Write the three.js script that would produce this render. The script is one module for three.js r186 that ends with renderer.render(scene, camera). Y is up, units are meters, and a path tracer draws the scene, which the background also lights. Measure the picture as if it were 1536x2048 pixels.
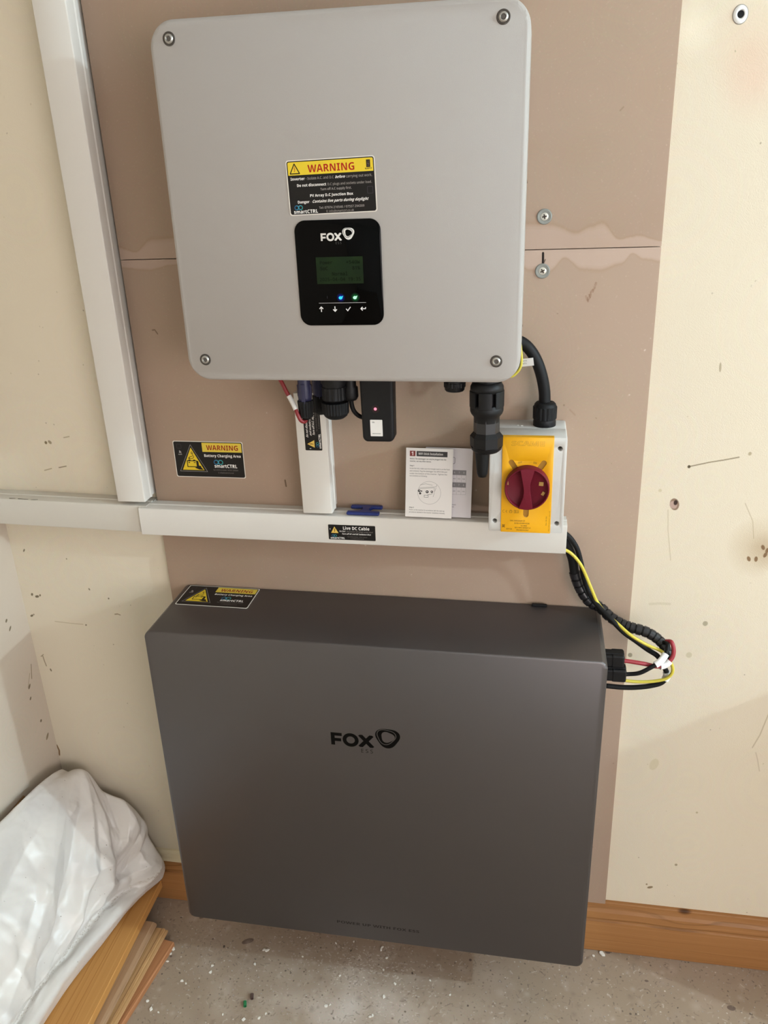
import * as THREE from 'three';
import { RoundedBoxGeometry } from 'three/addons/geometries/RoundedBoxGeometry.js';
import { mergeGeometries, mergeVertices, toCreasedNormals } from 'three/addons/utils/BufferGeometryUtils.js';
import { ImprovedNoise } from 'three/addons/math/ImprovedNoise.js';
import { RectAreaLightUniformsLib } from 'three/addons/lights/RectAreaLightUniformsLib.js';

// ------------------------------------------------------------------ camera, light, exposure
const scene = new THREE.Scene();
scene.background = new THREE.Color(0x000000);
const camera = new THREE.PerspectiveCamera(2 * Math.atan(1024 / 1639.74) * 180 / Math.PI, 0.75, 0.02, 30);
camera.rotation.order = 'YXZ';
camera.position.set(0.1971, 1.4763, 1.2782);
camera.rotation.set(-0.3869, 0.1905, -0.0413);
const renderer = new THREE.WebGLRenderer({ antialias: true });
renderer.toneMapping = THREE.LinearToneMapping;
renderer.toneMappingExposure = 1.0;
renderer.shadowMap.enabled = true;
RectAreaLightUniformsLib.init();
const FLOOD = { x: 1.75, y: 1.2, z: 2.45, w: 1.5, h: 1.0, aim: [0, 0.75, 0.0], power: 6.35, color: new THREE.Color().setRGB(1, 0.915, 0.92) };
const GLOBE = { x: 2.6, y: 1.9, z: 0.85, power: 7.6, color: new THREE.Color().setRGB(0.76, 1, 1.13) };
const floodLight = new THREE.RectAreaLight(FLOOD.color, FLOOD.power, FLOOD.w, FLOOD.h);
const floodDir = new THREE.Vector3(...FLOOD.aim).sub(new THREE.Vector3(FLOOD.x, FLOOD.y, FLOOD.z)).normalize();
floodLight.position.set(FLOOD.x, FLOOD.y, FLOOD.z).addScaledVector(floodDir, 0.012);
floodLight.lookAt(...FLOOD.aim);
scene.add(floodLight);
const globeLight = new THREE.PointLight(GLOBE.color, GLOBE.power, 0, 2);
globeLight.position.set(GLOBE.x, GLOBE.y, GLOBE.z);
globeLight.castShadow = true; globeLight.shadow.radius = 1.5; globeLight.shadow.mapSize.set(2048, 2048);
scene.add(globeLight);

// ------------------------------------------------------------------ helpers
const V = (x, y, z) => new THREE.Vector3(x, y, z);
let seed = 20250404;
const rnd = () => { seed = (seed * 1664525 + 1013904223) >>> 0; return seed / 4294967296; };
const rr = (a, b) => a + (b - a) * rnd();
const noise = new ImprovedNoise();
const fbm = (x, y, z = 0, n = 4) => { let s = 0, a = 0.5, f = 1; for (let i = 0; i < n; i++) { s += a * noise.noise(x * f, y * f, z + i * 7.3); a *= 0.5; f *= 2; } return s; };
const used = {};
const numbered = (n) => { const k = used[n] = (used[n] ?? -1) + 1; return k ? n + '_' + String(k).padStart(3, '0') : n; };
function mesh(name, geo, mat, parent) {
  const m = new THREE.Mesh(geo, mat); m.name = parent ? name : numbered(name);
  m.castShadow = true; m.receiveShadow = true; (parent ?? scene).add(m); return m;
}
function tag(o, label, category, group) { o.userData.label = label; o.userData.category = category; if (group) o.userData.group = group; return o; }
function thing(name, label, category, pos = [0, 0, 0], group) {
  const o = new THREE.Group(); o.name = numbered(name); o.position.set(...pos); scene.add(o); return tag(o, label, category, group);
}
function struct(name, geo, mat) { const m = mesh(name, geo, mat); m.userData.kind = 'structure'; return m; }
const mat = (color, rough = 0.5, o = {}) => new THREE.MeshPhysicalMaterial({ color, roughness: rough, metalness: 0, ...o });
const lin = (r, g, b) => new THREE.Color().setRGB(r, g, b);
const box = (w, h, d, x = 0, y = 0, z = 0) => new THREE.BoxGeometry(w, h, d).translate(x, y, z);
const rbox = (w, h, d, r, x = 0, y = 0, z = 0, s = 3) => new RoundedBoxGeometry(w, h, d, s, r).translate(x, y, z);
const merge = (list) => mergeGeometries(list.map((g) => { g = g.index ? g.toNonIndexed() : g; for (const k of Object.keys(g.attributes)) if (!['position', 'normal', 'uv'].includes(k)) g.deleteAttribute(k); return g; }));
function rrShape(w, h, r, x = 0, y = 0, S = THREE.Shape) {
  const s = new S(), a = w / 2, b = h / 2;
  s.moveTo(x - a + r, y - b); s.lineTo(x + a - r, y - b); s.absarc(x + a - r, y - b + r, r, -Math.PI / 2, 0); s.lineTo(x + a, y + b - r);
  s.absarc(x + a - r, y + b - r, r, 0, Math.PI / 2); s.lineTo(x - a + r, y + b); s.absarc(x - a + r, y + b - r, r, Math.PI / 2, Math.PI);
  s.lineTo(x - a, y - b + r); s.absarc(x - a + r, y - b + r, r, Math.PI, Math.PI * 1.5); return s;
}
// rounded slab standing in xy with its back at z = 0 and its front at z = d, bevelled by b; uv runs 0..1 over w x h
function slab(w, h, r, d, b = 0, seg = 10, holes = []) {
  const s = rrShape(w - 2 * b, h - 2 * b, Math.max(r - b, 1e-4)); s.holes = holes;
  const g = new THREE.ExtrudeGeometry(s, { depth: d - 2 * b, bevelEnabled: b > 0, bevelThickness: b, bevelSize: b, bevelSegments: 4, curveSegments: seg });
  g.translate(0, 0, b);
  const p = g.attributes.position, uv = g.attributes.uv;
  for (let i = 0; i < p.count; i++) uv.setXY(i, p.getX(i) / w + 0.5, p.getY(i) / h + 0.5);
  return b > 0 ? toCreasedNormals(g, 0.6) : g;
}
const lathe = (pts, seg = 40) => new THREE.LatheGeometry(pts.map((p) => new THREE.Vector2(...p)), seg);
const curve = (pts) => new THREE.CatmullRomCurve3(pts.map((p) => V(...p)), false, 'centripetal');
function tube(pts, r, n = 80, rs = 14) {
  const c = curve(pts), g = [new THREE.TubeGeometry(c, n, r, rs)];
  for (const t of [0, 1]) g.push(new THREE.SphereGeometry(r, 12, 8).translate(...c.getPoint(t).toArray()));
  return merge(g);
}
// sleeve around a part of a curve
function sleeve(c, t0, t1, r, n = 24) {
  const pts = []; for (let i = 0; i <= 8; i++) pts.push(c.getPoint(t0 + (t1 - t0) * i / 8));
  const c2 = new THREE.CatmullRomCurve3(pts), g = [new THREE.TubeGeometry(c2, n, r, 16)];
  for (const t of [0, 1]) { const d = new THREE.CircleGeometry(r, 16), tan = c2.getTangent(t).multiplyScalar(t ? 1 : -1); d.applyQuaternion(new THREE.Quaternion().setFromUnitVectors(V(0, 0, 1), tan)); d.translate(...c2.getPoint(t).toArray()); g.push(d); }
  return merge(g);
}
function canvasTex(w, h, draw, o = {}) {
  const c = document.createElement('canvas'); c.width = w; c.height = h;
  const x = c.getContext('2d'); draw(x, w, h);
  const t = new THREE.CanvasTexture(c); t.colorSpace = o.data ? THREE.NoColorSpace : THREE.SRGBColorSpace; t.anisotropy = 8;
  if (o.repeat) t.wrapS = t.wrapT = THREE.RepeatWrapping; return t;
}
function txt(x, s, px, py, size, o = {}) {
  x.save(); x.font = `${o.italic ? 'italic ' : ''}${o.bold ? 'bold ' : ''}${size}px ${o.font ?? 'sans-serif'}`;
  x.fillStyle = o.color ?? '#fff'; x.textBaseline = 'alphabetic'; x.textAlign = 'left';
  const m = x.measureText(s).width, k = o.w ? o.w / m : 1, al = o.align ?? 'left', ww = m * k;
  x.translate(px - (al === 'center' ? ww / 2 : al === 'right' ? ww : 0), py); x.scale(k, 1);
  if (o.italic) x.transform(1, 0, -0.18, 1, 0, 0);
  if (o.stroke) { x.strokeStyle = o.stroke; x.lineWidth = o.lw ?? 1; x.strokeText(s, 0, 0); } else x.fillText(s, 0, 0);
  x.restore();
}
const poly = (x, pts, close = true) => { x.beginPath(); pts.forEach((p, i) => (i ? x.lineTo(...p) : x.moveTo(...p))); if (close) x.closePath(); };
const rrect = (x, a, b, w, h, r) => { x.beginPath(); x.roundRect(a, b, w, h, r); };
function speckle(x, w, h, n, colors, r0, r1, alpha) {
  for (let i = 0; i < n; i++) { x.globalAlpha = rr(alpha[0], alpha[1]); x.fillStyle = colors[Math.floor(rnd() * colors.length)]; x.beginPath(); x.ellipse(rnd() * w, rnd() * h, rr(r0, r1), rr(r0, r1), rnd() * 3, 0, 6.3); x.fill(); }
  x.globalAlpha = 1;
}
function mottle(x, w, h, n, colors, r0, r1, a) {
  for (let i = 0; i < n; i++) {
    const cx = rnd() * w, cy = rnd() * h, r = rr(r0, r1), g = x.createRadialGradient(cx, cy, 0, cx, cy, r), c = colors[Math.floor(rnd() * colors.length)];
    g.addColorStop(0, c + Math.round(a * 255).toString(16).padStart(2, '0')); g.addColorStop(1, c + '00'); x.fillStyle = g; x.fillRect(cx - r, cy - r, 2 * r, 2 * r);
  }
}
// fine orange-peel relief shared by painted surfaces
const peel = canvasTex(512, 512, (x, w, h) => {
  const d = x.createImageData(w, h);
  for (let j = 0; j < h; j++) for (let i = 0; i < w; i++) { const a = i / w * 6.2832, b = j / h * 6.2832; const v = 128 + 110 * fbm(Math.cos(a) * 9 + 20, Math.sin(a) * 9 + Math.cos(b) * 9, Math.sin(b) * 9, 3); const k = (j * w + i) * 4; d.data[k] = d.data[k + 1] = d.data[k + 2] = v; d.data[k + 3] = 255; }
  x.putImageData(d, 0, 0);
}, { data: true, repeat: true });
const planarUV = (g, fu, fv) => { const p = g.attributes.position, uv = g.attributes.uv; for (let i = 0; i < p.count; i++) uv.setXY(i, fu(p.getX(i), p.getY(i), p.getZ(i)), fv(p.getX(i), p.getY(i), p.getZ(i))); return g; };

// ------------------------------------------------------------------ the room shell
const ROOM = { x0: -0.7793, x1: 3.0, z0: 0, z1: 3.3, h: 2.4 };
// back wall: paint with pencil lines, a plugged hole, specks and a rubbed patch
const BW = { x0: -0.8, x1: 0.9, y0: 0, y1: 1.9 };
const backTex = canvasTex(2040, 2040, (x, w, h) => {
  const X = (v) => (v - BW.x0) / (BW.x1 - BW.x0) * w, Y = (v) => (BW.y1 - v) / (BW.y1 - BW.y0) * h;
  x.fillStyle = '#dcd0ba'; x.fillRect(0, 0, w, h);
  mottle(x, w, h, 260, ['#e0d5c0', '#d6c9b0', '#ded3c2'], 30, 160, 0.10);
  const line = (pts, c, lw, a = 1) => { x.globalAlpha = a; x.strokeStyle = c; x.lineWidth = lw; x.lineCap = 'round'; x.beginPath(); pts.forEach((p, i) => (i ? x.lineTo(X(p[0]), Y(p[1])) : x.moveTo(X(p[0]), Y(p[1])))); x.stroke(); x.globalAlpha = 1; };
  const dot = (px, py, r, c, a = 1, e = 1) => { x.globalAlpha = a; x.fillStyle = c; x.beginPath(); x.ellipse(X(px), Y(py), r * e, r, rnd() * 3, 0, 6.3); x.fill(); x.globalAlpha = 1; };
  line([[0.440, 1.039], [0.455, 1.043], [0.470, 1.047], [0.490, 1.051], [0.512, 1.056]], '#6f6248', 1.8, 0.8);
  dot(0.440, 1.039, 2.6, '#4d422f'); dot(0.527, 1.062, 3, '#a08f70', 0.7);
  line([[0.415, 0.965], [0.418, 0.93], [0.427, 0.876]], '#b7a888', 1.6, 0.6);
  line([[0.617, 0.60], [0.615, 0.587], [0.607, 0.544], [0.598, 0.516]], '#b3a489', 2.4, 0.75);
  line([[0.605, 0.506], [0.610, 0.49], [0.616, 0.466]], '#b3a489', 1.6, 0.7);
  line([[0.530, 0.98], [0.545, 0.95], [0.550, 0.92]], '#a99878', 1.4, 0.6);
  mottle(x, 0, 0, 0, ['#000000'], 1, 2, 0);
  const rub = (px, py, r, c, a) => { const g = x.createRadialGradient(X(px), Y(py), 0, X(px), Y(py), r); g.addColorStop(0, c + a); g.addColorStop(1, c + '00'); x.fillStyle = g; x.fillRect(X(px) - r, Y(py) - r, 2 * r, 2 * r); };
  rub(0.558, 0.905, 60, '#a58c6c', '66'); rub(0.575, 0.90, 40, '#a58c6c', '66'); rub(0.46, 1.61, 70, '#d9b59c', '55'); rub(0.47, 1.575, 60, '#dcb4a0', '55'); rub(0.385, 1.64, 40, '#f0e8d2', '88');
  for (const [px, py] of [[0.547, 0.884], [0.558, 0.884], [0.571, 0.892], [0.566, 0.905], [0.573, 0.90]]) dot(px, py, 3.2, '#76583c', 0.85, 1.6);
  dot(0.493, 0.761, 5, '#9d937b', 0.8); dot(0.473, 0.698, 6, '#c4b99b', 0.8); dot(0.376, 0.691, 4.5, '#8a816c', 0.8); dot(0.435, 0.462, 9, '#cfc1a2', 0.7, 1.6); dot(0.452, 0.165, 3, '#7d6b4f', 0.9, 2.2); dot(0.495, 0.229, 3, '#a2947a'); dot(0.445, 0.172, 2, '#8d7a5c');
  dot(0.469, 1.196, 2, '#a5967a', 0.8, 4); dot(0.40, 0.998, 3, '#cbbd9f'); dot(0.52, 0.36, 2.4, '#b7a888');
  line([[0.401, 0.793], [0.415, 0.795], [0.433, 0.795]], '#c6ba9e', 5, 0.5);
  // crumbled plaster round the old screw hole
  dot(0.424, 0.975, 8.5, '#8b7360', 1, 1.3); dot(0.4225, 0.974, 6.4, '#b59a8c', 1, 1.2); dot(0.4255, 0.978, 3.6, '#3b2c24', 1, 1.3);
  // left of the board
  for (const [px, py, r, e] of [[-0.747, 0.744, 4.5, 1.8], [-0.740, 0.747, 3, 1.5], [-0.768, 0.700, 3.6, 1.9], [-0.763, 0.703, 2.5, 1], [-0.595, 0.748, 3, 1], [-0.667, 0.829, 2.2, 1], [-0.632, 0.766, 2.6, 1.6], [-0.654, 0.686, 2.6, 1.4], [-0.753, 0.843, 2.6, 2.4], [-0.753, 0.575, 3, 2], [-0.757, 0.748, 4, 1.4]]) dot(px, py, r * 0.62, '#5f523d', 0.8, e);
  line([[-0.764, 0.607], [-0.763, 0.596], [-0.761, 0.584]], '#7d6d52', 2.2, 0.8); line([[-0.768, 0.606], [-0.762, 0.611]], '#7d6d52', 2, 0.7);
  line([[-0.588, 0.714], [-0.582, 0.715], [-0.577, 0.713]], '#8d7c5e', 2.2, 0.9); line([[-0.72, 0.690], [-0.69, 0.688], [-0.66, 0.687]], '#b09f7f', 1.6, 0.7);
  line([[-0.779, 0.385], [-0.776, 0.372], [-0.778, 0.36]], '#7a5c3a', 4, 0.9);
  dot(-0.661, 1.060, 3, '#6f6046', 0.9); dot(-0.653, 1.061, 3, '#7d6d52', 0.7, 1.5); line([[-0.613, 1.072], [-0.624, 1.070]], '#8d7c5e', 2, 0.6);
  line([[-0.645, 1.013], [-0.63, 1.016]], '#6f6046', 1.8, 0.8); line([[-0.66, 1.011], [-0.675, 1.007]], '#8d7c5e', 1.8, 0.7);
  speckle(x, w, h, 260, ['#8f8062', '#b3a482', '#6b5d45'], 0.6, 1.6, [0.2, 0.6]);
});
const peelWall = peel.clone(); peelWall.repeat.set(18, 18); peelWall.needsUpdate = true;
const paint = { roughness: 0.62, bumpMap: peelWall, bumpScale: 0.0003, specularIntensity: 0.5 };
const backMat = new THREE.MeshPhysicalMaterial({ map: backTex, ...paint });
{
  const g = planarUV(box(1.7, 2.6, 0.12, 0.05, 1.2, -0.06), (x) => (x - BW.x0) / 1.7, (x, y) => (y - BW.y0) / 1.9);
  backTex.wrapT = THREE.MirroredRepeatWrapping;
  struct('wall_back', g, backMat);
}
const plainPaint = (c, rep = 12) => { const t = peel.clone(); t.repeat.set(rep, rep); t.needsUpdate = true; return new THREE.MeshPhysicalMaterial({ color: c, roughness: 0.65, bumpMap: t, bumpScale: 0.0003, specularIntensity: 0.5 }); };
const cream = plainPaint('#dcd0ba', 40), grey = plainPaint('#e2e1df', 40);
struct('wall_back_far', box(2.6, 2.6, 0.12, 2.2, 1.2, -0.06), cream);
struct('wall_right', box(0.12, 2.6, 4.6, ROOM.x1 + 0.06, 1.2, 2.1), grey);
struct('wall_front', box(4.4, 2.6, 0.12, 1.26, 1.2, ROOM.z1 + 0.06), grey);
const leftTex = canvasTex(1400, 1400, (x, w, h) => {
  const Z = (v) => v / 1.2 * w, Y = (v) => (1.2 - v) / 1.2 * h;
  x.fillStyle = '#cdbfae'; x.fillRect(0, 0, w, h);
  mottle(x, w, h, 160, ['#d3c6b6', '#c4b6a2', '#cdbdb0'], 30, 150, 0.12);
  const d = (z, y, r, e, c = '#5f523d') => { x.fillStyle = c; x.globalAlpha = 0.8; x.beginPath(); x.ellipse(Z(z), Y(y), r * e, r, 0.8, 0, 6.3); x.fill(); x.globalAlpha = 1; };
  d(0.06, 0.722, 3, 1.4); d(0.055, 0.702, 2.6, 2.4); d(0.095, 0.70, 2, 3); d(0.04, 0.56, 3, 2.2); d(0.045, 0.535, 2.6, 1.6); d(0.03, 0.47, 3.4, 1); d(0.022, 0.425, 4, 2.2, '#7d6d52'); d(0.07, 0.94, 2.6, 1.6);
  x.strokeStyle = '#7d6d52'; x.lineWidth = 2; x.beginPath(); x.moveTo(Z(0.02), Y(0.6)); x.lineTo(Z(0.028), Y(0.57)); x.stroke();
  x.strokeStyle = '#a5947a'; x.beginPath(); x.moveTo(Z(0.03), Y(0.585)); x.lineTo(Z(0.045), Y(0.56)); x.stroke();
  speckle(x, w, h, 120, ['#8f8062', '#b3a482'], 0.6, 1.8, [0.2, 0.6]);
});
leftTex.wrapS = leftTex.wrapT = THREE.MirroredRepeatWrapping;
struct('wall_left', planarUV(box(0.12, 2.6, 4.6, ROOM.x0 - 0.06, 1.2, 2.1), (x, y, z) => z / 1.2, (x, y) => y / 1.2), new THREE.MeshPhysicalMaterial({ map: leftTex, ...paint }));
struct('ceiling', box(4.4, 0.12, 4.6, 1.26, ROOM.h + 0.06, 2.1), plainPaint('#e8e8e7', 40));
struct('wall_nib', rbox(0.9, 0.79, 0.2, 0.006, 1.3, 0.395, 0.1), cream);

// concrete floor with trodden dirt, scrapes and specks
const FL = { x0: -0.8, z0: 0, s: 1.6 };
const floorTex = canvasTex(2048, 2048, (x, w, h) => {
  x.fillStyle = '#9c8975'; x.fillRect(0, 0, w, h);
  mottle(x, w, h, 420, ['#9d8a7b', '#c6b6a6', '#a89a8c', '#bfa897', '#8f8076'], 14, 120, 0.20);
  mottle(x, w, h, 900, ['#8d7b6d', '#cdbfb2', '#a3948a'], 4, 22, 0.26);
  const X = (v) => (v - FL.x0) / FL.s * w, Y = (v) => v / FL.s * h;
  for (let i = 0; i < 260; i++) { const cx = X(-0.12 + rr(-1, 1) * rr(0, 0.36)), cy = Y(0.22 + rr(-1, 1) * rr(0, 0.17)), r = rr(10, 60), g = x.createRadialGradient(cx, cy, 0, cx, cy, r); g.addColorStop(0, '#d9cfc51c'); g.addColorStop(1, '#d9cfc500'); x.fillStyle = g; x.fillRect(cx - r, cy - r, 2 * r, 2 * r); }
  const patch = (px, pz, n, s, cols, a) => { for (let i = 0; i < n; i++) { const g1 = rr(-1, 1) + rr(-1, 1), g2 = rr(-1, 1) + rr(-1, 1); x.globalAlpha = rr(a * 0.4, a); x.strokeStyle = cols[i % cols.length]; x.lineWidth = rr(0.8, 2.4); const cx = X(px + g1 * s * 0.5), cy = Y(pz + g2 * s * 0.25), an = rnd() * 6.3, l = rr(2, 9); x.beginPath(); x.moveTo(cx, cy); x.lineTo(cx + Math.cos(an) * l, cy + Math.sin(an) * l * 0.6); x.stroke(); } x.globalAlpha = 1; };
  patch(-0.1, 0.12, 260, 0.12, ['#e9e2da', '#d8cdc3'], 0.8); patch(-0.05, 0.2, 200, 0.16, ['#e3dbd2', '#cfc3b8'], 0.7); patch(-0.25, 0.1, 160, 0.14, ['#d6c6c8', '#cdbab4'], 0.5);
  patch(-0.3, 0.22, 420, 0.3, ['#7b6a5c', '#6b5b50', '#cabbb0'], 0.5); patch(0.1, 0.2, 500, 0.4, ['#77685c', '#5f534b', '#d0c3b8'], 0.45); patch(0.4, 0.12, 360, 0.4, ['#75665b', '#8d7d70'], 0.4); patch(-0.45, 0.1, 260, 0.14, ['#6d5d50', '#7b6a5c', '#c9bab0'], 0.5);
  x.globalAlpha = 0.75; x.fillStyle = '#5b4a40';
  for (const [px, pz, a, b, r] of [[-0.475, 0.045, 9, 22, 0.5], [-0.36, 0.1, 16, 8, -0.5], [0.38, 0.02, 7, 5, 0], [0.60, 0.11, 10, 7, 0], [0.45, 0.075, 5, 3, 0]]) { x.beginPath(); x.ellipse(X(px), Y(pz), a, b, r, 0, 6.3); x.fill(); }
  x.globalAlpha = 1;
  speckle(x, w, h, 9000, ['#6a5b50', '#54483f', '#7f6f62'], 0.6, 2.8, [0.25, 0.85]);
  mottle(x, w, h, 1600, ['#76675a', '#c9bbad'], 3, 12, 0.35);
  speckle(x, w, h, 1900, ['#e8e0d6', '#d9cec3'], 0.6, 2.2, [0.3, 0.9]);
  speckle(x, w, h, 170, ['#3a302a', '#4a3d34'], 1.6, 4.8, [0.5, 0.9]);
  for (let i = 0; i < 1500; i++) { x.globalAlpha = rr(0.15, 0.5); x.strokeStyle = ['#5f5248', '#d8ccc0', '#72645a'][i % 3]; x.lineWidth = rr(1, 3); const cx = X(rr(-0.6, 0.7)), cy = Y(rr(0, 0.4)), an = rnd() * 6.3, l = rr(3, 14); x.beginPath(); x.moveTo(cx, cy); x.quadraticCurveTo(cx + rr(-6, 6), cy + rr(-6, 6), cx + Math.cos(an) * l, cy + Math.sin(an) * l); x.stroke(); } x.globalAlpha = 1;
}, { repeat: true });
const floorBump = canvasTex(1024, 1024, (x, w, h) => { x.fillStyle = '#808080'; x.fillRect(0, 0, w, h); mottle(x, w, h, 700, ['#606060', '#a0a0a0'], 5, 50, 0.3); speckle(x, w, h, 6000, ['#404040', '#c0c0c0', '#606060'], 0.7, 2.4, [0.2, 0.7]); }, { data: true, repeat: true });
struct('floor', planarUV(box(4.4, 0.12, 4.6, 1.26, -0.06, 2.1), (x) => (x - FL.x0) / FL.s, (x, y, z) => 1 - z / FL.s), new THREE.MeshPhysicalMaterial({ map: floorTex, bumpMap: floorBump, bumpScale: 0.0028, roughness: 0.82 }));

// timber textures: grain runs along v
function wood(base, dark, light, knots, seedIn, gaps = 46) {
  seed = seedIn;
  return canvasTex(512, 2048, (x, w, h) => {
    x.fillStyle = base; x.fillRect(0, 0, w, h);
    for (let k = 0; k < gaps; k++) {
      const bx = rnd() * w, amp = rr(4, 26), f = rr(0.6, 1.6), ph = rnd() * 9;
      x.globalAlpha = rr(0.08, 0.34); x.strokeStyle = rnd() < 0.6 ? dark : light; x.lineWidth = rr(1, 7); x.beginPath();
      for (let j = 0; j <= 60; j++) { const y = j / 60 * h; let px = bx + amp * Math.sin(f * y / 500 + ph) + 10 * fbm(y / 160, bx / 50, 3); for (const [kx, ky, r] of knots) { const dy = (y - ky * h) / (r * 3.2), dx = bx - kx * w; px += Math.sign(dx || 1) * r * 0.9 * Math.exp(-dy * dy) * Math.exp(-Math.abs(dx) / (r * 3)); } j ? x.lineTo(px, y) : x.moveTo(px, y); }
      x.stroke();
    }
    for (let k = 0; k < 1400; k++) { x.globalAlpha = rr(0.04, 0.16); x.strokeStyle = rnd() < 0.5 ? dark : light; x.lineWidth = rr(0.5, 1.4); const px = rnd() * w, py = rnd() * h; x.beginPath(); x.moveTo(px, py); x.lineTo(px + rr(-3, 3), py + rr(30, 160)); x.stroke(); }
    x.globalAlpha = 1;
    for (const [kx, ky, r] of knots) { const g = x.createRadialGradient(kx * w, ky * h, 0, kx * w, ky * h, r); g.addColorStop(0, '#2a1708ee'); g.addColorStop(0.55, '#4a2a12bb'); g.addColorStop(1, dark + '00'); x.fillStyle = g; x.beginPath(); x.ellipse(kx * w, ky * h, r, r * 1.3, 0, 0, 6.3); x.fill(); }
  }, { repeat: true });
}
const pineOrange = wood('#c08a4c', '#8a5522', '#dcae72', [[0.3, 0.62, 26], [0.82, 0.3, 16]], 11);
const pineSkirt = wood('#9d6d40', '#64401f', '#b8895a', [[0.62, 0.12, 18], [0.40, 0.33, 34], [0.8, 0.8, 30]], 23);
const pinePale = wood('#bd9668', '#7d5530', '#dcbc90', [[0.72, 0.02, 12], [0.78, 0.11, 18], [0.7, 0.2, 12], [0.35, 0.75, 20]], 37);
const pineRed = wood('#b07a52', '#6e3d20', '#cda07a', [[0.6, 0.3, 16]], 41);
const pineGrey = wood('#a58465', '#6d4f38', '#c2a585', [[0.93, 0.13, 22], [0.9, 0.34, 30]], 53);
const woodMat = (t, r = 0.6) => new THREE.MeshPhysicalMaterial({ map: t, roughness: r, specularIntensity: 0.6 });
seed = 777;

// skirting board: moulded top, flat face; profile in (z, y), run along x
function skirting(x0, x1) {
  const s = new THREE.Shape();
  s.moveTo(0, 0); s.lineTo(0.0185, 0); s.lineTo(0.02, 0.002); s.lineTo(0.02, 0.079); s.quadraticCurveTo(0.0195, 0.082, 0.0165, 0.083); s.lineTo(0.0165, 0.086);
  s.bezierCurveTo(0.0168, 0.094, 0.0150, 0.099, 0.0118, 0.103); s.bezierCurveTo(0.009, 0.106, 0.0075, 0.111, 0.0072, 0.118); s.quadraticCurveTo(0.006, 0.12, 0.004, 0.12); s.lineTo(0, 0.12); s.closePath();
  let g = new THREE.ExtrudeGeometry(s, { depth: x1 - x0, bevelEnabled: false, curveSegments: 14 });
  g.applyMatrix4(new THREE.Matrix4().makeBasis(V(0, 0, 1), V(0, 1, 0), V(1, 0, 0)).setPosition(x0, 0, 0));   // shape x -> world z, shape y -> world y, depth -> world x
  if (g.index) g = g.toNonIndexed();
  const p = g.attributes.position.array;
  for (let i = 0; i < p.length; i += 9) for (let k = 0; k < 3; k++) { const t = p[i + 3 + k]; p[i + 3 + k] = p[i + 6 + k]; p[i + 6 + k] = t; }
  g.computeVertexNormals(); g = toCreasedNormals(g, 0.5);
  return planarUV(g, (x, y, z) => (y + z) / 0.16, (x) => (x + 0.8) / 1.1);
}
const skirt = struct('baseboard_back', skirting(ROOM.x0, 3.0), woodMat(pineSkirt, 0.42));
{ // cream paint run over the top of the skirting at the left
  const s = new THREE.Shape(); s.moveTo(0, 0.1285); s.lineTo(0.0035, 0.1275); s.lineTo(0.0078, 0.121); s.lineTo(0.0085, 0.110); s.lineTo(0.0105, 0.1058); s.lineTo(0.0125, 0.1035); s.lineTo(0.006, 0.1035); s.lineTo(0, 0.11);
  const g = new THREE.ExtrudeGeometry(s, { depth: 0.3, bevelEnabled: false }); g.rotateY(Math.PI / 2); g.scale(1, 1, -1); g.translate(ROOM.x0, 0, 0);
  const gi = g.toNonIndexed ? (g.index ? g.toNonIndexed() : g) : g; const a = gi.attributes.position.array;
  for (let i = 0; i < a.length; i += 9) for (let k = 0; k < 3; k++) { const t = a[i + 3 + k]; a[i + 3 + k] = a[i + 6 + k]; a[i + 6 + k] = t; }
  for (let i = 0; i < a.length; i += 3) if (a[i + 1] < 0.1045) a[i + 1] += 0.0025 * Math.sin(a[i] * 190) + 0.001 * Math.sin(a[i] * 611);
  gi.computeVertexNormals(); mesh('paint_overrun', gi, plainPaint('#e0d2b2', 8), skirt).userData.label = 'cream paint run over the top of the skirting';
}

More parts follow.
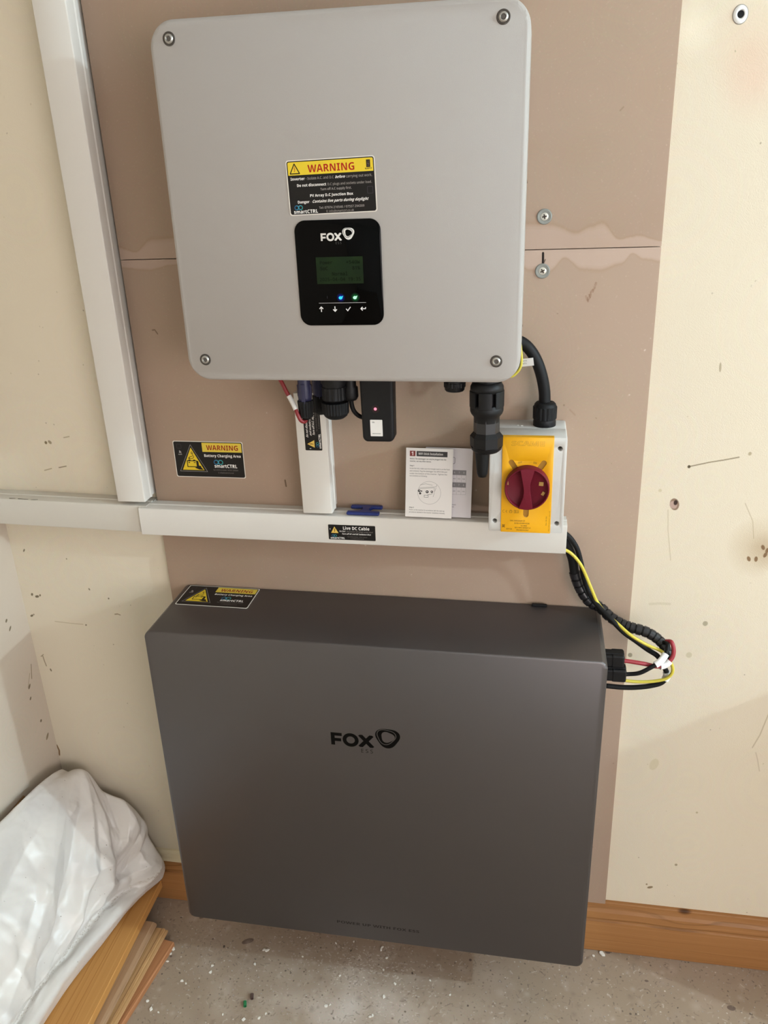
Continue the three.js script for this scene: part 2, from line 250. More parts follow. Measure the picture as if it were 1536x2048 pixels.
// ------------------------------------------------------------------ MDF backing boards
const BD = { x0: -0.4573, x1: 0.3685 };
function mdfTex(y0, y1, tide) {
  return canvasTex(1240, Math.round((y1 - y0) * 1500), (x, w, h) => {
    const X = (v) => (v - BD.x0) / (BD.x1 - BD.x0) * w, Y = (v) => (y1 - v) / (y1 - y0) * h;
    x.fillStyle = '#a68e7c'; x.fillRect(0, 0, w, h);
    mottle(x, w, h, 300, ['#ad957f', '#9e856f', '#a88e7d', '#a3927c'], 30, 170, 0.16);
    speckle(x, w, h, 26000, ['#a58a74', '#c7af9b', '#9d8570'], 0.5, 1.5, [0.08, 0.3]);
    // tide marks where the joint has swelled
    const ty = Y(1.3708), dir = tide === 'above' ? -1 : 1;
    const wave = tide === 'above' ? [[-0.46, 0.02], [-0.43, 0.012], [-0.40, 0.03], [-0.3, 0.035], [0.16, 0.022], [0.18, 0.036], [0.215, 0.034], [0.25, 0.022], [0.27, 0.03], [0.285, 0.034], [0.31, 0.012], [0.335, 0.016], [0.37, 0.008]]
      : [[-0.46, 0.012], [-0.41, 0.016], [-0.37, 0.009], [-0.3, 0.02], [0.16, 0.008], [0.185, 0.028], [0.215, 0.03], [0.235, 0.012], [0.26, 0.028], [0.285, 0.03], [0.315, 0.022], [0.33, 0.008], [0.345, 0.016], [0.37, 0.02]];
    for (const [k, a, c] of [[1.16, 0.10, '#94785f'], [1.08, 0.12, '#94785f'], [1.0, 0.16, '#c3ae9f'], [0.96, 0.16, '#c3ae9f'], [0.9, 0.14, '#c6b2a4'], [0.8, 0.1, '#c6b2a4']]) {
      x.globalAlpha = a; x.fillStyle = c; x.beginPath(); x.moveTo(X(-0.46), ty); 
      for (let i = 0; i < wave.length - 1; i++) { const [ax, ah] = wave[i], [bx, bh] = wave[i + 1]; for (let j = 0; j <= 10; j++) { const t = j / 10, s = t * t * (3 - 2 * t); x.lineTo(X(ax + (bx - ax) * t), ty + dir * k * (ah + (bh - ah) * s + 0.002 * fbm((ax + t) * 60, k, 1)) / (y1 - y0) * h); } }
      x.lineTo(X(0.37), ty); x.fill();
    }
    x.globalAlpha = 1;
    const ln = (pts, c, lw) => { x.strokeStyle = c; x.lineWidth = lw; x.lineCap = 'round'; x.beginPath(); pts.forEach((p, i) => (i ? x.lineTo(X(p[0]), Y(p[1])) : x.moveTo(X(p[0]), Y(p[1])))); x.stroke(); };
    if (tide === 'below') {
      ln([[-0.217, 1.004], [-0.216, 0.993]], '#6d5a48', 4); ln([[-0.420, 1.260], [-0.416, 1.2605], [-0.412, 1.254]], '#7d6856', 3.2);
      x.globalAlpha = 0.3; for (let q = 0; q < 26; q++) { const u = rnd(); ln([[0.282 - 0.011 * u + rr(-0.002, 0.002), 1.324 - 0.025 * u], [0.281 - 0.011 * u + rr(-0.002, 0.002), 1.321 - 0.026 * u]], '#7d5f4a', rr(1, 4)); }  ln([[0.268, 1.304], [0.270, 1.298]], '#7d5f4a', 4); ln([[0.253, 1.132], [0.261, 1.124]], '#8a6c58', 4); x.globalAlpha = 1;
      ln([[0.204, 1.366], [0.2043, 1.352]], '#1d1512', 4.5); ln([[0.2075, 1.357], [0.206, 1.353]], '#5a4a40', 2);
      for (const [a, b] of [[0.173, 1.259], [0.172, 1.255], [0.175, 1.262]]) { x.fillStyle = '#6b5646'; x.beginPath(); x.arc(X(a), Y(b), 4, 0, 7); x.fill(); }
      speckle(x, w, h, 60, ['#7a6452', '#d0bdb0'], 1, 2.6, [0.3, 0.7]);
    } else { ln([[0.177, 1.466], [0.178, 1.462]], '#6b5646', 4); ln([[0.30, 1.548], [0.304, 1.552]], '#96806c', 3); }
  });
}
const mdfEdge = mat('#a58b74', 0.85);
function board(y0, y1, tide, label) {
  const t = thing('backing_board', label, 'board', [(BD.x0 + BD.x1) / 2, (y0 + y1) / 2, 0]);
  const g = slab(BD.x1 - BD.x0, y1 - y0, 0.0008, 0.012, 0.0005, 2);
  mesh('panel', g, new THREE.MeshPhysicalMaterial({ map: mdfTex(y0, y1, tide), roughness: 0.78, specularIntensity: 0.4 }), t);
  return t;
}
const lowerBoard = board(0.121, 1.3703, 'below', 'lower bare brown fibreboard panel behind the grey battery cabinet');
const upperBoard = board(1.3715, 2.38, 'above', 'upper bare brown fibreboard panel behind the pale inverter');

// a countersunk screw set in a wide grey washer
const zinc = mat(lin(0.36, 0.36, 0.33), 0.42, { metalness: 0.75 }), brightSteel = mat(lin(0.72, 0.69, 0.62), 0.3, { metalness: 0.85 }), black = mat(lin(0.012, 0.012, 0.013), 0.55);
function crossRecess(r, d) {
  const s = new THREE.Shape(), a = r * 0.32; const pts = [[a, a], [a * 0.7, r], [-a * 0.7, r], [-a, a], [-r, a * 0.7], [-r, -a * 0.7], [-a, -a], [-a * 0.7, -r], [a * 0.7, -r], [a, -a], [r, -a * 0.7], [r, a * 0.7]];
  pts.forEach((p, i) => (i ? s.lineTo(...p) : s.moveTo(...p))); s.closePath();
  return new THREE.ExtrudeGeometry(s, { depth: d, bevelEnabled: false });
}
function washerScrew(x, y, label, turn) {
  const t = thing('washer_screw', label, 'screw', [x, y, 0.012]);
  const w = mesh('washer', lathe([[0.0055, 0], [0.0102, 0], [0.0108, 0.0006], [0.0102, 0.0014], [0.0088, 0.0016], [0.0082, 0.0011], [0.0066, 0.0012], [0.0055, 0.0009]]).rotateX(Math.PI / 2), mat(lin(0.27, 0.275, 0.25), 0.55, { metalness: 0.3 }), t);
  const h = mesh('screw_head', lathe([[0, 0], [0.0056, 0], [0.0056, 0.0012], [0.005, 0.0018], [0, 0.0019]]).rotateX(Math.PI / 2), brightSteel, t);
  mesh('cross_recess', crossRecess(0.0034, 0.0006).translate(0, 0, 0.0016).rotateZ(turn), mat(lin(0.045, 0.03, 0.02), 0.8), h);
}
washerScrew(0.2043, 1.4160, 'cross-head screw in a grey washer just above the board joint', 0.2);
washerScrew(0.2041, 1.3409, 'cross-head screw in a grey washer below the joint, under a black crack', 0.5);
{ // white wall plug with a dark hole at the top right
  const t = thing('wall_fixing', 'white round wall fixing with a dark centre hole at upper right', 'fixing', [0.4431, 1.6528, 0]);
  mesh('collar', lathe([[0.0036, -0.002], [0.0042, 0.0022], [0.0062, 0.0028], [0.0088, 0.0016], [0.0098, 0]]).rotateX(Math.PI / 2).scale(0.94, 1.12, 1), mat(lin(0.85, 0.86, 0.84), 0.3), t);
  mesh('hole', new THREE.CylinderGeometry(0.0042, 0.0042, 0.0012, 24).rotateX(Math.PI / 2).translate(0, 0, 0.0018), mat(lin(0.004, 0.004, 0.005), 0.9), t);
  mesh('rim', new THREE.TorusGeometry(0.0096, 0.0007, 8, 40).scale(0.96, 1.12, 1), mat(lin(0.3, 0.28, 0.24), 0.7), t);
}

// ------------------------------------------------------------------ stickers
function infinity(x, cx, cy, r, lw) {
  const g = x.createLinearGradient(cx - 2 * r, 0, cx + 2 * r, 0); g.addColorStop(0, '#2a5f86'); g.addColorStop(0.5, '#3f97b0'); g.addColorStop(1, '#2f8f8a'); x.strokeStyle = g; x.lineWidth = lw;
  x.beginPath(); x.arc(cx - r * 1.05, cy, r, 0, 7); x.stroke(); x.beginPath(); x.arc(cx + r * 1.05, cy, r, 0, 7); x.stroke();
}
function bolt(x, cx, cy, s, c) { x.fillStyle = c; poly(x, [[cx + 0.1 * s, cy - s], [cx - 0.42 * s, cy + 0.12 * s], [cx - 0.05 * s, cy + 0.05 * s], [cx - 0.18 * s, cy + 0.62 * s], [cx - 0.4 * s, cy + 0.5 * s], [cx - 0.1 * s, cy + 1.1 * s], [cx + 0.22 * s, cy + 0.56 * s], [cx + 0.02 * s, cy + 0.62 * s], [cx + 0.36 * s, cy - 0.2 * s], [cx, cy - 0.12 * s], [cx + 0.34 * s, cy - s]]); x.fill(); }
const blank = (x, w, h, r, b) => { x.fillStyle = '#d9d3c8'; x.fillRect(0, 0, w, h); x.fillStyle = '#1a1716'; rrect(x, b, b, w - 2 * b, h - 2 * b, r); x.fill(); };
const inverterLabel = canvasTex(1400, 820, (x, w, h) => {
  blank(x, w, h, 34, 16);
  x.save(); rrect(x, 30, 30, w - 60, h - 60, 22); x.clip(); x.fillStyle = '#e0c333'; x.fillRect(0, 0, w, 222); x.restore();
  x.fillStyle = '#1a1512'; x.strokeStyle = '#1a1512'; x.lineJoin = 'round'; x.lineWidth = 15; poly(x, [[136, 56], [62, 198], [212, 198]]); x.stroke(); bolt(x, 136, 130, 42, '#b5652a');
  txt(x, 'WARNING', 345, 190, 150, { bold: true, color: '#a82318', w: 745 });
  x.fillStyle = '#33291f'; x.fillRect(1264, 56, 62, 110); x.strokeStyle = '#6d5f5a'; x.lineWidth = 6; poly(x, [[1304, 74], [1284, 118], [1306, 112], [1290, 152]], false); x.stroke(); txt(x, 'NAPIT', 1296, 196, 34, { bold: true, color: '#1a1512', align: 'center', w: 112 });
  const L = '#eeeae4', D = '#a39c96';
  txt(x, 'Inverter', 58, 296, 58, { bold: true, color: L, w: 228 }); txt(x, '- Isolate A.C. and D.C', 300, 296, 52, { color: D, w: 448 }); txt(x, 'before', 764, 296, 54, { bold: true, italic: true, color: L, w: 156 }); txt(x, 'carrying out work.', 938, 296, 52, { color: D, w: 412 });
  txt(x, 'Do not disconnect', 150, 394, 58, { bold: true, color: L, w: 470 }); txt(x, 'D.C plugs and sockets under load.', 638, 394, 50, { color: D, w: 700 });
  txt(x, 'Turn off A.C supply first.', 770, 462, 48, { color: '#b5aea8', w: 496, align: 'center' });
  txt(x, 'PV Array D.C Junction Box', 690, 552, 56, { bold: true, color: L, w: 690, align: 'center' });
  txt(x, 'Danger', 140, 640, 58, { bold: true, color: L, w: 192 }); txt(x, '-', 346, 640, 52, { color: D }); txt(x, 'Contains live parts during daylight', 374, 640, 58, { bold: true, italic: true, color: L, w: 890 });
  txt(x, 'Tel: 07974 216546 / 07557 294309', 840, 736, 48, { color: '#b0a9a3', w: 720, align: 'center' }); txt(x, 'E: info@smartctrl.co.uk', 810, 792, 46, { color: D, w: 440, align: 'center' });
  infinity(x, 150, 702, 30, 13); txt(x, 'smartCTRL', 66, 790, 74, { bold: true, color: '#f3f0ea', w: 392 });
  x.strokeStyle = '#38343a'; x.lineWidth = 9; rrect(x, 1262, 444, 84, 100, 10); x.stroke();
});
const liveSticker = (lines) => canvasTex(1100, 400, (x, w, h) => {
  blank(x, w, h, 22, 14);
  x.fillStyle = '#dcb95a'; poly(x, [[158, 62], [76, 222], [246, 222]]); x.fill(); bolt(x, 160, 150, 46, '#5b3a17');
  x.fillStyle = '#b9c2c6'; x.fillRect(48, 108, 16, 34);
  lines(x); infinity(x, 142, 288, 26, 10); txt(x, 'smartCTRL', 56, 366, 62, { bold: true, color: '#f3f0ea', w: 330 });
});
const liveCable = liveSticker((x) => {
  txt(x, 'Live DC Cable', 346, 130, 106, { bold: true, color: '#f0ece6', w: 610 });
  txt(x, 'Do Not', 268, 188, 46, { bold: true, color: '#e0dbd4', w: 138 }); txt(x, 'disconnect DC plugs under load', 424, 190, 44, { italic: true, color: '#938c86', w: 600 });
  txt(x, 'Turn off AC and DC isolators first', 318, 252, 48, { bold: true, italic: true, color: '#e6e1da', w: 660 });
  txt(x, 'Tel: 07974 216546 / 07557 294309', 670, 318, 34, { color: '#7c756f', w: 450, align: 'center' }); txt(x, 'E: info@smartctrl.co.uk', 670, 362, 34, { color: '#7c756f', w: 300, align: 'center' });
});
const disconnect = liveSticker((x) => {
  txt(x, 'Do not disconnect D.C plugs', 300, 96, 62, { bold: true, italic: true, color: '#e6e1da', w: 760 });
  txt(x, 'and sockets under load.', 340, 172, 62, { bold: true, italic: true, color: '#e6e1da', w: 640 });
  txt(x, 'Turn off A.C. supply first', 350, 244, 62, { bold: true, italic: true, color: '#e6e1da', w: 640 });
  txt(x, 'Tel: 07974 216546 / 07557 294309', 440, 308, 36, { color: '#7c756f', w: 560 }); txt(x, 'E: info@smartctrl.co.uk', 500, 360, 36, { color: '#7c756f', w: 400 });
});
const chargingTex = canvasTex(1400, 740, (x, w, h) => {
  blank(x, w, h, 34, 14);
  x.strokeStyle = '#8e8a88'; x.lineWidth = 8; x.lineJoin = 'round'; poly(x, [[352, 74], [86, 620], [640, 620]]); x.stroke();
  x.fillStyle = '#dcbd2c'; poly(x, [[352, 132], [140, 592], [580, 592]]); x.fill();
  x.strokeStyle = '#1b1610'; x.lineWidth = 16; x.strokeRect(250, 404, 190, 122); x.fillStyle = '#1b1610'; x.fillRect(274, 380, 46, 26); x.fillRect(372, 380, 46, 26); x.fillRect(272, 432, 34, 11); x.fillRect(283, 420, 11, 34); x.fillRect(380, 432, 38, 13);
  poly(x, [[448, 396], [476, 410], [480, 500], [520, 506], [524, 536], [566, 584], [476, 580], [420, 556], [390, 540], [448, 530]]); x.fill();
  x.lineWidth = 10; x.beginPath(); x.moveTo(300, 352); x.bezierCurveTo(290, 300, 370, 330, 380, 290); x.bezierCurveTo(384, 264, 346, 268, 352, 232); x.stroke(); x.beginPath(); x.moveTo(300, 352); x.bezierCurveTo(330, 372, 410, 352, 392, 300); x.stroke(); x.beginPath(); x.moveTo(362, 262); x.lineTo(392, 232); x.moveTo(356, 240); x.lineTo(362, 210); x.stroke(); x.beginPath(); x.arc(296, 352, 12, 0, 7); x.stroke();
  x.save(); rrect(x, 30, 30, w - 60, h - 60, 24); x.clip(); x.fillStyle = '#d9be45'; x.fillRect(584, 0, 900, 214); x.restore();
  txt(x, 'WARNING', 668, 176, 138, { bold: true, color: '#8f1d14', w: 640 });
  txt(x, 'Battery Charging Area', 604, 316, 76, { bold: true, color: '#eee9e2', w: 740 });
  infinity(x, 880, 422, 42, 18); txt(x, 'smartCTRL', 790, 532, 96, { bold: true, color: '#f3f0ea', w: 460 });
  txt(x, 'Tel: 07974 216546 / 07557 294309', 1010, 594, 38, { color: '#827b76', w: 500, align: 'center' }); txt(x, 'E: info@smartctrl.co.uk', 1010, 650, 38, { color: '#827b76', w: 310, align: 'center' });
  x.strokeStyle = '#3a3638'; x.lineWidth = 7; rrect(x, 74, 66, 88, 84, 10); x.stroke();
  x.fillStyle = '#9d9894'; poly(x, [[114, 190], [104, 250], [130, 240], [152, 262], [150, 216]]); x.fill(); txt(x, 'NAPIT', 126, 286, 26, { bold: true, color: '#bdb8b2', align: 'center', w: 78 });
});
const sticker = (name, w, h, r, tex, parent, label) => { const m = mesh(name, slab(w, h, r, 0.0005, 0, 6), new THREE.MeshPhysicalMaterial({ map: tex, roughness: 0.42, specularIntensity: 0.5 }), parent); m.userData.label = label; return m; };
{ const s = sticker('warning_sticker', 0.1262, 0.0655, 0.003, chargingTex, lowerBoard, 'black battery charging warning sticker with a yellow triangle'); s.position.set(-0.3495 - lowerBoard.position.x, 1.0386 - lowerBoard.position.y, 0.0122); s.rotation.z = -0.004; }

// ------------------------------------------------------------------ trunking
const pvc = mat(lin(0.69, 0.655, 0.60), 0.42, { specularIntensity: 0.6 }), pvcOld = mat(lin(0.61, 0.57, 0.50), 0.45, { specularIntensity: 0.6 });
// one length of square trunking along +x: open base tray and a clip-on lid; cross-section height hh, depth dd
function trunking(t, L, hh, dd, z0, m) {
  const bs = new THREE.Shape(); const a = hh / 2 - 0.0030, d = dd * 0.56;
  bs.moveTo(-a, 0); bs.lineTo(a, 0); bs.lineTo(a, d - 0.006); bs.lineTo(a - 0.002, d); bs.lineTo(a - 0.002, d); bs.lineTo(-a + 0.002, d); bs.lineTo(-a, d - 0.006);
  const basis = (g) => { g.applyMatrix4(new THREE.Matrix4().makeBasis(V(0, 1, 0), V(0, 0, 1), V(1, 0, 0)).setPosition(0, 0, z0)); return g; };
  mesh('base', basis(new THREE.ExtrudeGeometry(bs, { depth: L, bevelEnabled: false })), m, t);
  const ls = new THREE.Shape(), b = hh / 2, r = 0.0022, y1 = dd - z0 * 0; 
  ls.moveTo(-b, d - 0.0052); ls.lineTo(b, d - 0.0052); ls.lineTo(b, d - 0.002); ls.lineTo(b - 0.0012, d); ls.lineTo(b - 0.0006, y1 - r); ls.quadraticCurveTo(b - 0.0006, y1, b - r - 0.0006, y1); ls.lineTo(-b + r + 0.0006, y1); ls.quadraticCurveTo(-b + 0.0006, y1, -b + 0.0006, y1 - r); ls.lineTo(-b + 0.0012, d); ls.lineTo(-b, d - 0.002);
  mesh('lid', toCreasedNormals(basis(new THREE.ExtrudeGeometry(ls, { depth: L, bevelEnabled: true, bevelSize: 0.0004, bevelThickness: 0.0004, bevelSegments: 1, curveSegments: 8 })), 0.5), m, t);
}
const tRight = thing('cable_trunking', 'white trunking lid length under the inverter carrying leaflets and a blue tool', 'trunking', [-0.4714, 0.9375, 0]);
trunking(tRight, 0.7265, 0.0504, 0.0459, 0.012, pvc); tRight.rotation.z = -0.0083;
{ const s = sticker('cable_sticker', 0.0822, 0.0292, 0.0014, liveCable, tRight, 'small black live cable sticker'); s.position.set(0.3774, -0.0032, 0.0584); s.rotation.z = 0.004; }
const tLeft = thing('cable_trunking', 'older cream-white trunking running into the left corner', 'trunking', [ROOM.x0, 0.9455, 0]);
trunking(tLeft, 0.318, 0.0505, 0.0505, 0, pvcOld); tLeft.rotation.z = -0.0215;
{ // chipped filler at the joint of lid and base
  const g = [[0.083, 0.0256, 0.02], [0.062, 0.0258, 0.012], [0.105, 0.0255, 0.014]].map(([px, py, l], i) => new THREE.CylinderGeometry(0.0006, 0.0003, l, 5).rotateZ(Math.PI / 2 + 0.05 * i).translate(px, py, 0.0485));
  mesh('crack', merge(g), mat('#4f4433', 0.9), tLeft);
}
const tVert = thing('cable_trunking', 'tall white upright trunking left of the inverter', 'trunking', [-0.4858, 0.972, 0]);
trunking(tVert, 1.42, 0.052, 0.0508, 0, pvc); tVert.rotation.z = Math.PI / 2;
const tShort = thing('cable_trunking', 'short white upright trunking with a sideways black sticker', 'trunking', [-0.1503, 0.9645, 0]);
trunking(tShort, 0.203, 0.0508, 0.0463, 0.012, pvc); tShort.rotation.z = Math.PI / 2 + 0.004;
{ const s = sticker('disconnect_sticker', 0.0822, 0.0300, 0.0014, disconnect, tShort, 'small black sticker turned to read upward'); s.position.set(0.1495, -0.0022, 0.0586); }

// ------------------------------------------------------------------ inverter
const shell = mat(lin(0.40, 0.372, 0.345), 0.5, { specularIntensity: 0.6, bumpMap: peelWall, bumpScale: 0.0002 });
const inv = thing('inverter', 'large pale grey wall inverter with a black display and warning label', 'inverter', [-0.0562, 1.4402, 0]);
inv.rotation.z = -0.0075;
mesh('body', slab(0.452, 0.434, 0.026, 0.112, 0.004, 12).translate(0, 0, 0.018), mat(lin(0.45, 0.44, 0.42), 0.5), inv);
mesh('front_cover', slab(0.4715, 0.4525, 0.033, 0.075, 0.006, 14).translate(0, 0, 0.1), shell, inv);
mesh('mounting_bracket', rbox(0.3, 0.26, 0.012, 0.002, 0, 0.02, 0.0185), zinc, inv);
{
  const ring = lathe([[0.0058, -0.0005], [0.0058, 0.0006], [0.0075, 0.0007], [0.0082, 0]]).rotateX(Math.PI / 2), head = lathe([[0, 0.0004], [0.0028, 0.0004], [0.0031, 0.0022], [0.0036, 0.0027], [0.0054, 0.0017], [0.0059, 0.0003]]).rotateX(Math.PI / 2);
  const sock = new THREE.CylinderGeometry(0.0028, 0.0028, 0.0008, 6).rotateX(Math.PI / 2).translate(0, 0, 0.0008);
  for (const [sx, sy] of [[-1, 1], [1, 1], [-1, -1], [1, -1]]) {
    const s = mesh('cover_screw', head, mat(lin(0.42, 0.4, 0.37), 0.38, { metalness: 0.8 }), inv); s.position.set(-0.0023 + sx * 0.2061, 0.0042 + sy * 0.2004, 0.1752);
    mesh('washer', ring, mat(lin(0.07, 0.06, 0.05), 0.5, { metalness: 0.4 }), s); mesh('hex_socket', sock, mat(lin(0.12, 0.11, 0.1), 0.5, { metalness: 0.5 }), s);
  }
  const s = sticker('warning_label', 0.1166, 0.0668, 0.0035, inverterLabel, inv, 'yellow and black electrical warning label'); s.position.set(-0.0106, 0.0285, 0.1752); s.rotation.z = 0.0235;
}
// company ring mark: a rounded triangle band with a thin light seam
function ringMark(x, cx, cy, s, ink, ground) {
  const blob = (k, ox, oy, rot) => { x.beginPath(); for (let i = 0; i <= 72; i++) { const a = i / 72 * Math.PI * 2, r = k * (1 + 0.10 * Math.cos(3 * (a - rot))); const px = cx + ox + r * Math.cos(a) * 1.03, py = cy + oy + r * Math.sin(a) * 0.98; i ? x.lineTo(px, py) : x.moveTo(px, py); } x.closePath(); };
  x.fillStyle = ink; blob(s, 0, 0, 1.6); x.fill();
  x.strokeStyle = ground; x.lineWidth = s * 0.065; blob(s * 0.76, -s * 0.12, -s * 0.1, 1.75); x.stroke();
  x.fillStyle = ground; blob(s * 0.55, -s * 0.0, -s * 0.06, 2.0); x.fill();
}
function wordMark(x, px, base, cap, ink, ground, essInk) {
  const k = cap, lw = k * 0.26; x.strokeStyle = ink; x.lineCap = 'butt'; x.lineJoin = 'miter'; x.lineWidth = lw;
  x.beginPath(); x.moveTo(px + lw / 2, base); x.lineTo(px + lw / 2, base - k); x.stroke(); x.lineWidth = lw * 0.92;
  x.beginPath(); x.moveTo(px, base - k + lw * 0.46); x.lineTo(px + k * 0.76, base - k + lw * 0.46); x.moveTo(px, base - k * 0.44); x.lineTo(px + k * 0.7, base - k * 0.44); x.stroke();
  x.lineWidth = lw; x.beginPath(); x.arc(px + k * 1.36, base - k * 0.5, k * 0.42, 0, 7); x.stroke();
  x.lineWidth = lw * 1.06; x.beginPath(); x.moveTo(px + k * 2.0, base - k); x.lineTo(px + k * 2.86, base); x.moveTo(px + k * 2.84, base - k); x.lineTo(px + k * 1.99, base); x.stroke();
  x.save(); x.fillStyle = ground; x.fillRect(px + k * 1.9, base, k * 1.2, lw); x.fillRect(px + k * 1.9, base - k - lw, k * 1.2, lw); x.restore();
  txt(x, 'E S S', px + k * 2.02, base + k * 0.46, k * 0.42, { color: essInk, w: k * 0.86 });
  ringMark(x, px + k * 3.9, base - k * 0.93, k * 0.79, ink, ground);
}
{
  const W = 0.1155, H = 0.136, PW = 1155, PH = 1360, gx = (v) => (v + W / 2) * 10000, gy = (v) => (H / 2 - v) * 10000;
  const panelTex = canvasTex(PW, PH, (x) => {
    x.fillStyle = '#050505'; x.fillRect(0, 0, PW, PH);
    wordMark(x, 352, 262, 96, '#dcd8d2', '#050505', '#5a5856');
    x.fillStyle = '#a9a9a9'; x.fillRect(268, 1058, 652, 7);
    x.strokeStyle = '#f2f2f2'; x.fillStyle = '#f2f2f2'; x.lineWidth = 13; x.lineJoin = 'miter'; x.lineCap = 'butt';
    const ar = (cx, cy, up) => { x.beginPath(); x.moveTo(cx, cy + 36 * up); x.lineTo(cx, cy - 26 * up); x.stroke(); x.beginPath(); x.moveTo(cx - 26, cy - 4 * up); x.lineTo(cx, cy - 30 * up); x.lineTo(cx + 26, cy - 4 * up); x.stroke(); };
    ar(298, 1142, 1); ar(488, 1142, -1); x.lineWidth = 12; x.beginPath(); x.moveTo(642, 1140); x.lineTo(664, 1166); x.lineTo(704, 1116); x.stroke();
    x.beginPath(); x.moveTo(852, 1142); x.lineTo(908, 1142); x.lineTo(912, 1122); x.stroke(); x.beginPath(); x.moveTo(870, 1118); x.lineTo(846, 1142); x.lineTo(870, 1166); x.stroke();
    x.fillStyle = '#4a4d52'; x.fillRect(388, 966, 5, 36);
  });
  const d = mesh('display_panel', slab(W, H, 0.0145, 0.0016, 0.0004, 12), new THREE.MeshPhysicalMaterial({ map: panelTex, roughness: 0.05, specularIntensity: 0.16 }), inv);
  d.position.set(-0.0055, -0.0798, 0.175); d.rotation.z = 0.0075; d.userData.label = 'glossy black display panel with a word mark and four key symbols';
  const lcd = canvasTex(640, 350, (x, w, h) => {
    x.fillStyle = '#34472a'; x.fillRect(0, 0, w, h); mottle(x, w, h, 30, ['#3d5a2e', '#2f4230'], 60, 200, 0.3);
    const o = { font: 'monospace', color: '#10200c', bold: true };
    txt(x, 'Power', 50, 92, 60, { ...o, w: 180 }); txt(x, '+540W', 600, 92, 60, { ...o, w: 190, align: 'right' }); txt(x, 'SoC', 50, 168, 60, { ...o, w: 110 }); txt(x, '81%', 600, 168, 60, { ...o, w: 110, align: 'right' }); txt(x, 'Normal', 320, 240, 60, { ...o, w: 220, align: 'center' }); txt(x, '2025-04-04 19:35', 320, 312, 60, { ...o, w: 570, align: 'center' });
  });
  const sc = mesh('screen', slab(0.0636, 0.0345, 0.0004, 0.0003), new THREE.MeshPhysicalMaterial({ map: lcd, emissive: 0xffffff, emissiveMap: lcd, emissiveIntensity: 0.3, color: 0x333333, roughness: 0.2, specularIntensity: 0.2 }), d); sc.position.set(0.0006, 0.0042, 0.0015);
  const led = (px, core, halo, lab) => {
    const t = canvasTex(256, 256, (x) => {
      x.fillStyle = '#000'; x.fillRect(0, 0, 256, 256); const g = x.createRadialGradient(128, 128, 0, 128, 128, 126); g.addColorStop(0, halo[0]); g.addColorStop(0.5, halo[1]); g.addColorStop(1, '#000000'); x.fillStyle = g; x.fillRect(0, 0, 256, 256);
      x.fillStyle = core; x.beginPath(); x.ellipse(120, 134, 50, 42, 0, 0, 7); x.fill(); poly(x, [[128, 112], [196, 76], [160, 160]]); x.fill(); if (px < 0) { x.strokeStyle = halo[1]; x.lineWidth = 7; x.beginPath(); x.moveTo(132, 96); x.lineTo(146, 160); x.stroke(); } });
    const m = mesh('indicator_light', new THREE.CylinderGeometry(0.0064, 0.0064, 0.0002, 40).rotateX(Math.PI / 2), new THREE.MeshPhysicalMaterial({ color: 0x000000, emissive: 0xffffff, emissiveMap: t, emissiveIntensity: 1.15, roughness: 0.1, specularIntensity: 0.3 }), d);
    const p = m.geometry.attributes.position, uv = m.geometry.attributes.uv; for (let i = 0; i < p.count; i++) uv.setXY(i, p.getX(i) / 0.0128 + 0.5, p.getY(i) / 0.0128 + 0.5);
    m.position.set(px, -0.0312, 0.0016); m.userData.label = lab;
  };
  led(0.0002 - 0.0002, '#39d8ff', ['#1030ff', '#0a1466'], 'lit blue indicator'); led(0.0197, '#bfffd8', ['#18c060', '#064a20'], 'lit green indicator');
}
// black round blanking cap under the inverter, part of it
const plastic = mat(lin(0.0065, 0.0065, 0.0072), 0.5, { specularIntensity: 0.55 }), plasticBlue = mat(lin(0.022, 0.022, 0.065), 0.45), rubber = mat(lin(0.0055, 0.0058, 0.0065), 0.58, { specularIntensity: 0.5 });
function ribbed(r0, r1, h, n, depth = 0.0006) { // ribbed cap, axis y, top at 0, down to -h
  const s = new THREE.Shape(); for (let i = 0; i <= n * 4; i++) { const a = i / (n * 4) * Math.PI * 2, r = r0 + (i % 4 < 2 ? 0 : -depth); i ? s.lineTo(r * Math.cos(a), r * Math.sin(a)) : s.moveTo(r * Math.cos(a), r * Math.sin(a)); }
  const g = new THREE.ExtrudeGeometry(s, { depth: h, bevelEnabled: true, bevelSize: 0.0008, bevelThickness: 0.0008, bevelSegments: 2, steps: 1 }); g.rotateX(Math.PI / 2);
  const p = g.attributes.position; for (let i = 0; i < p.count; i++) { const t = THREE.MathUtils.clamp(-p.getY(i) / h, 0, 1), k = 1 + (r1 / r0 - 1) * t; p.setX(i, p.getX(i) * k); p.setZ(i, p.getZ(i) * k); } g.computeVertexNormals(); return g;
}
const invLocal = (x, y, z) => V(x - inv.position.x, y - inv.position.y, z);
{ const c = mesh('blanking_cap', merge([lathe([[0, -0.0205], [0.0125, -0.0205], [0.0142, -0.0185], [0.0146, -0.012], [0.0146, 0]]), ribbed(0.0148, 0.0148, 0.006, 18).translate(0, -0.008, 0)]), plastic, inv); c.position.copy(invLocal(0.0876, 1.2125, 0.13)); }

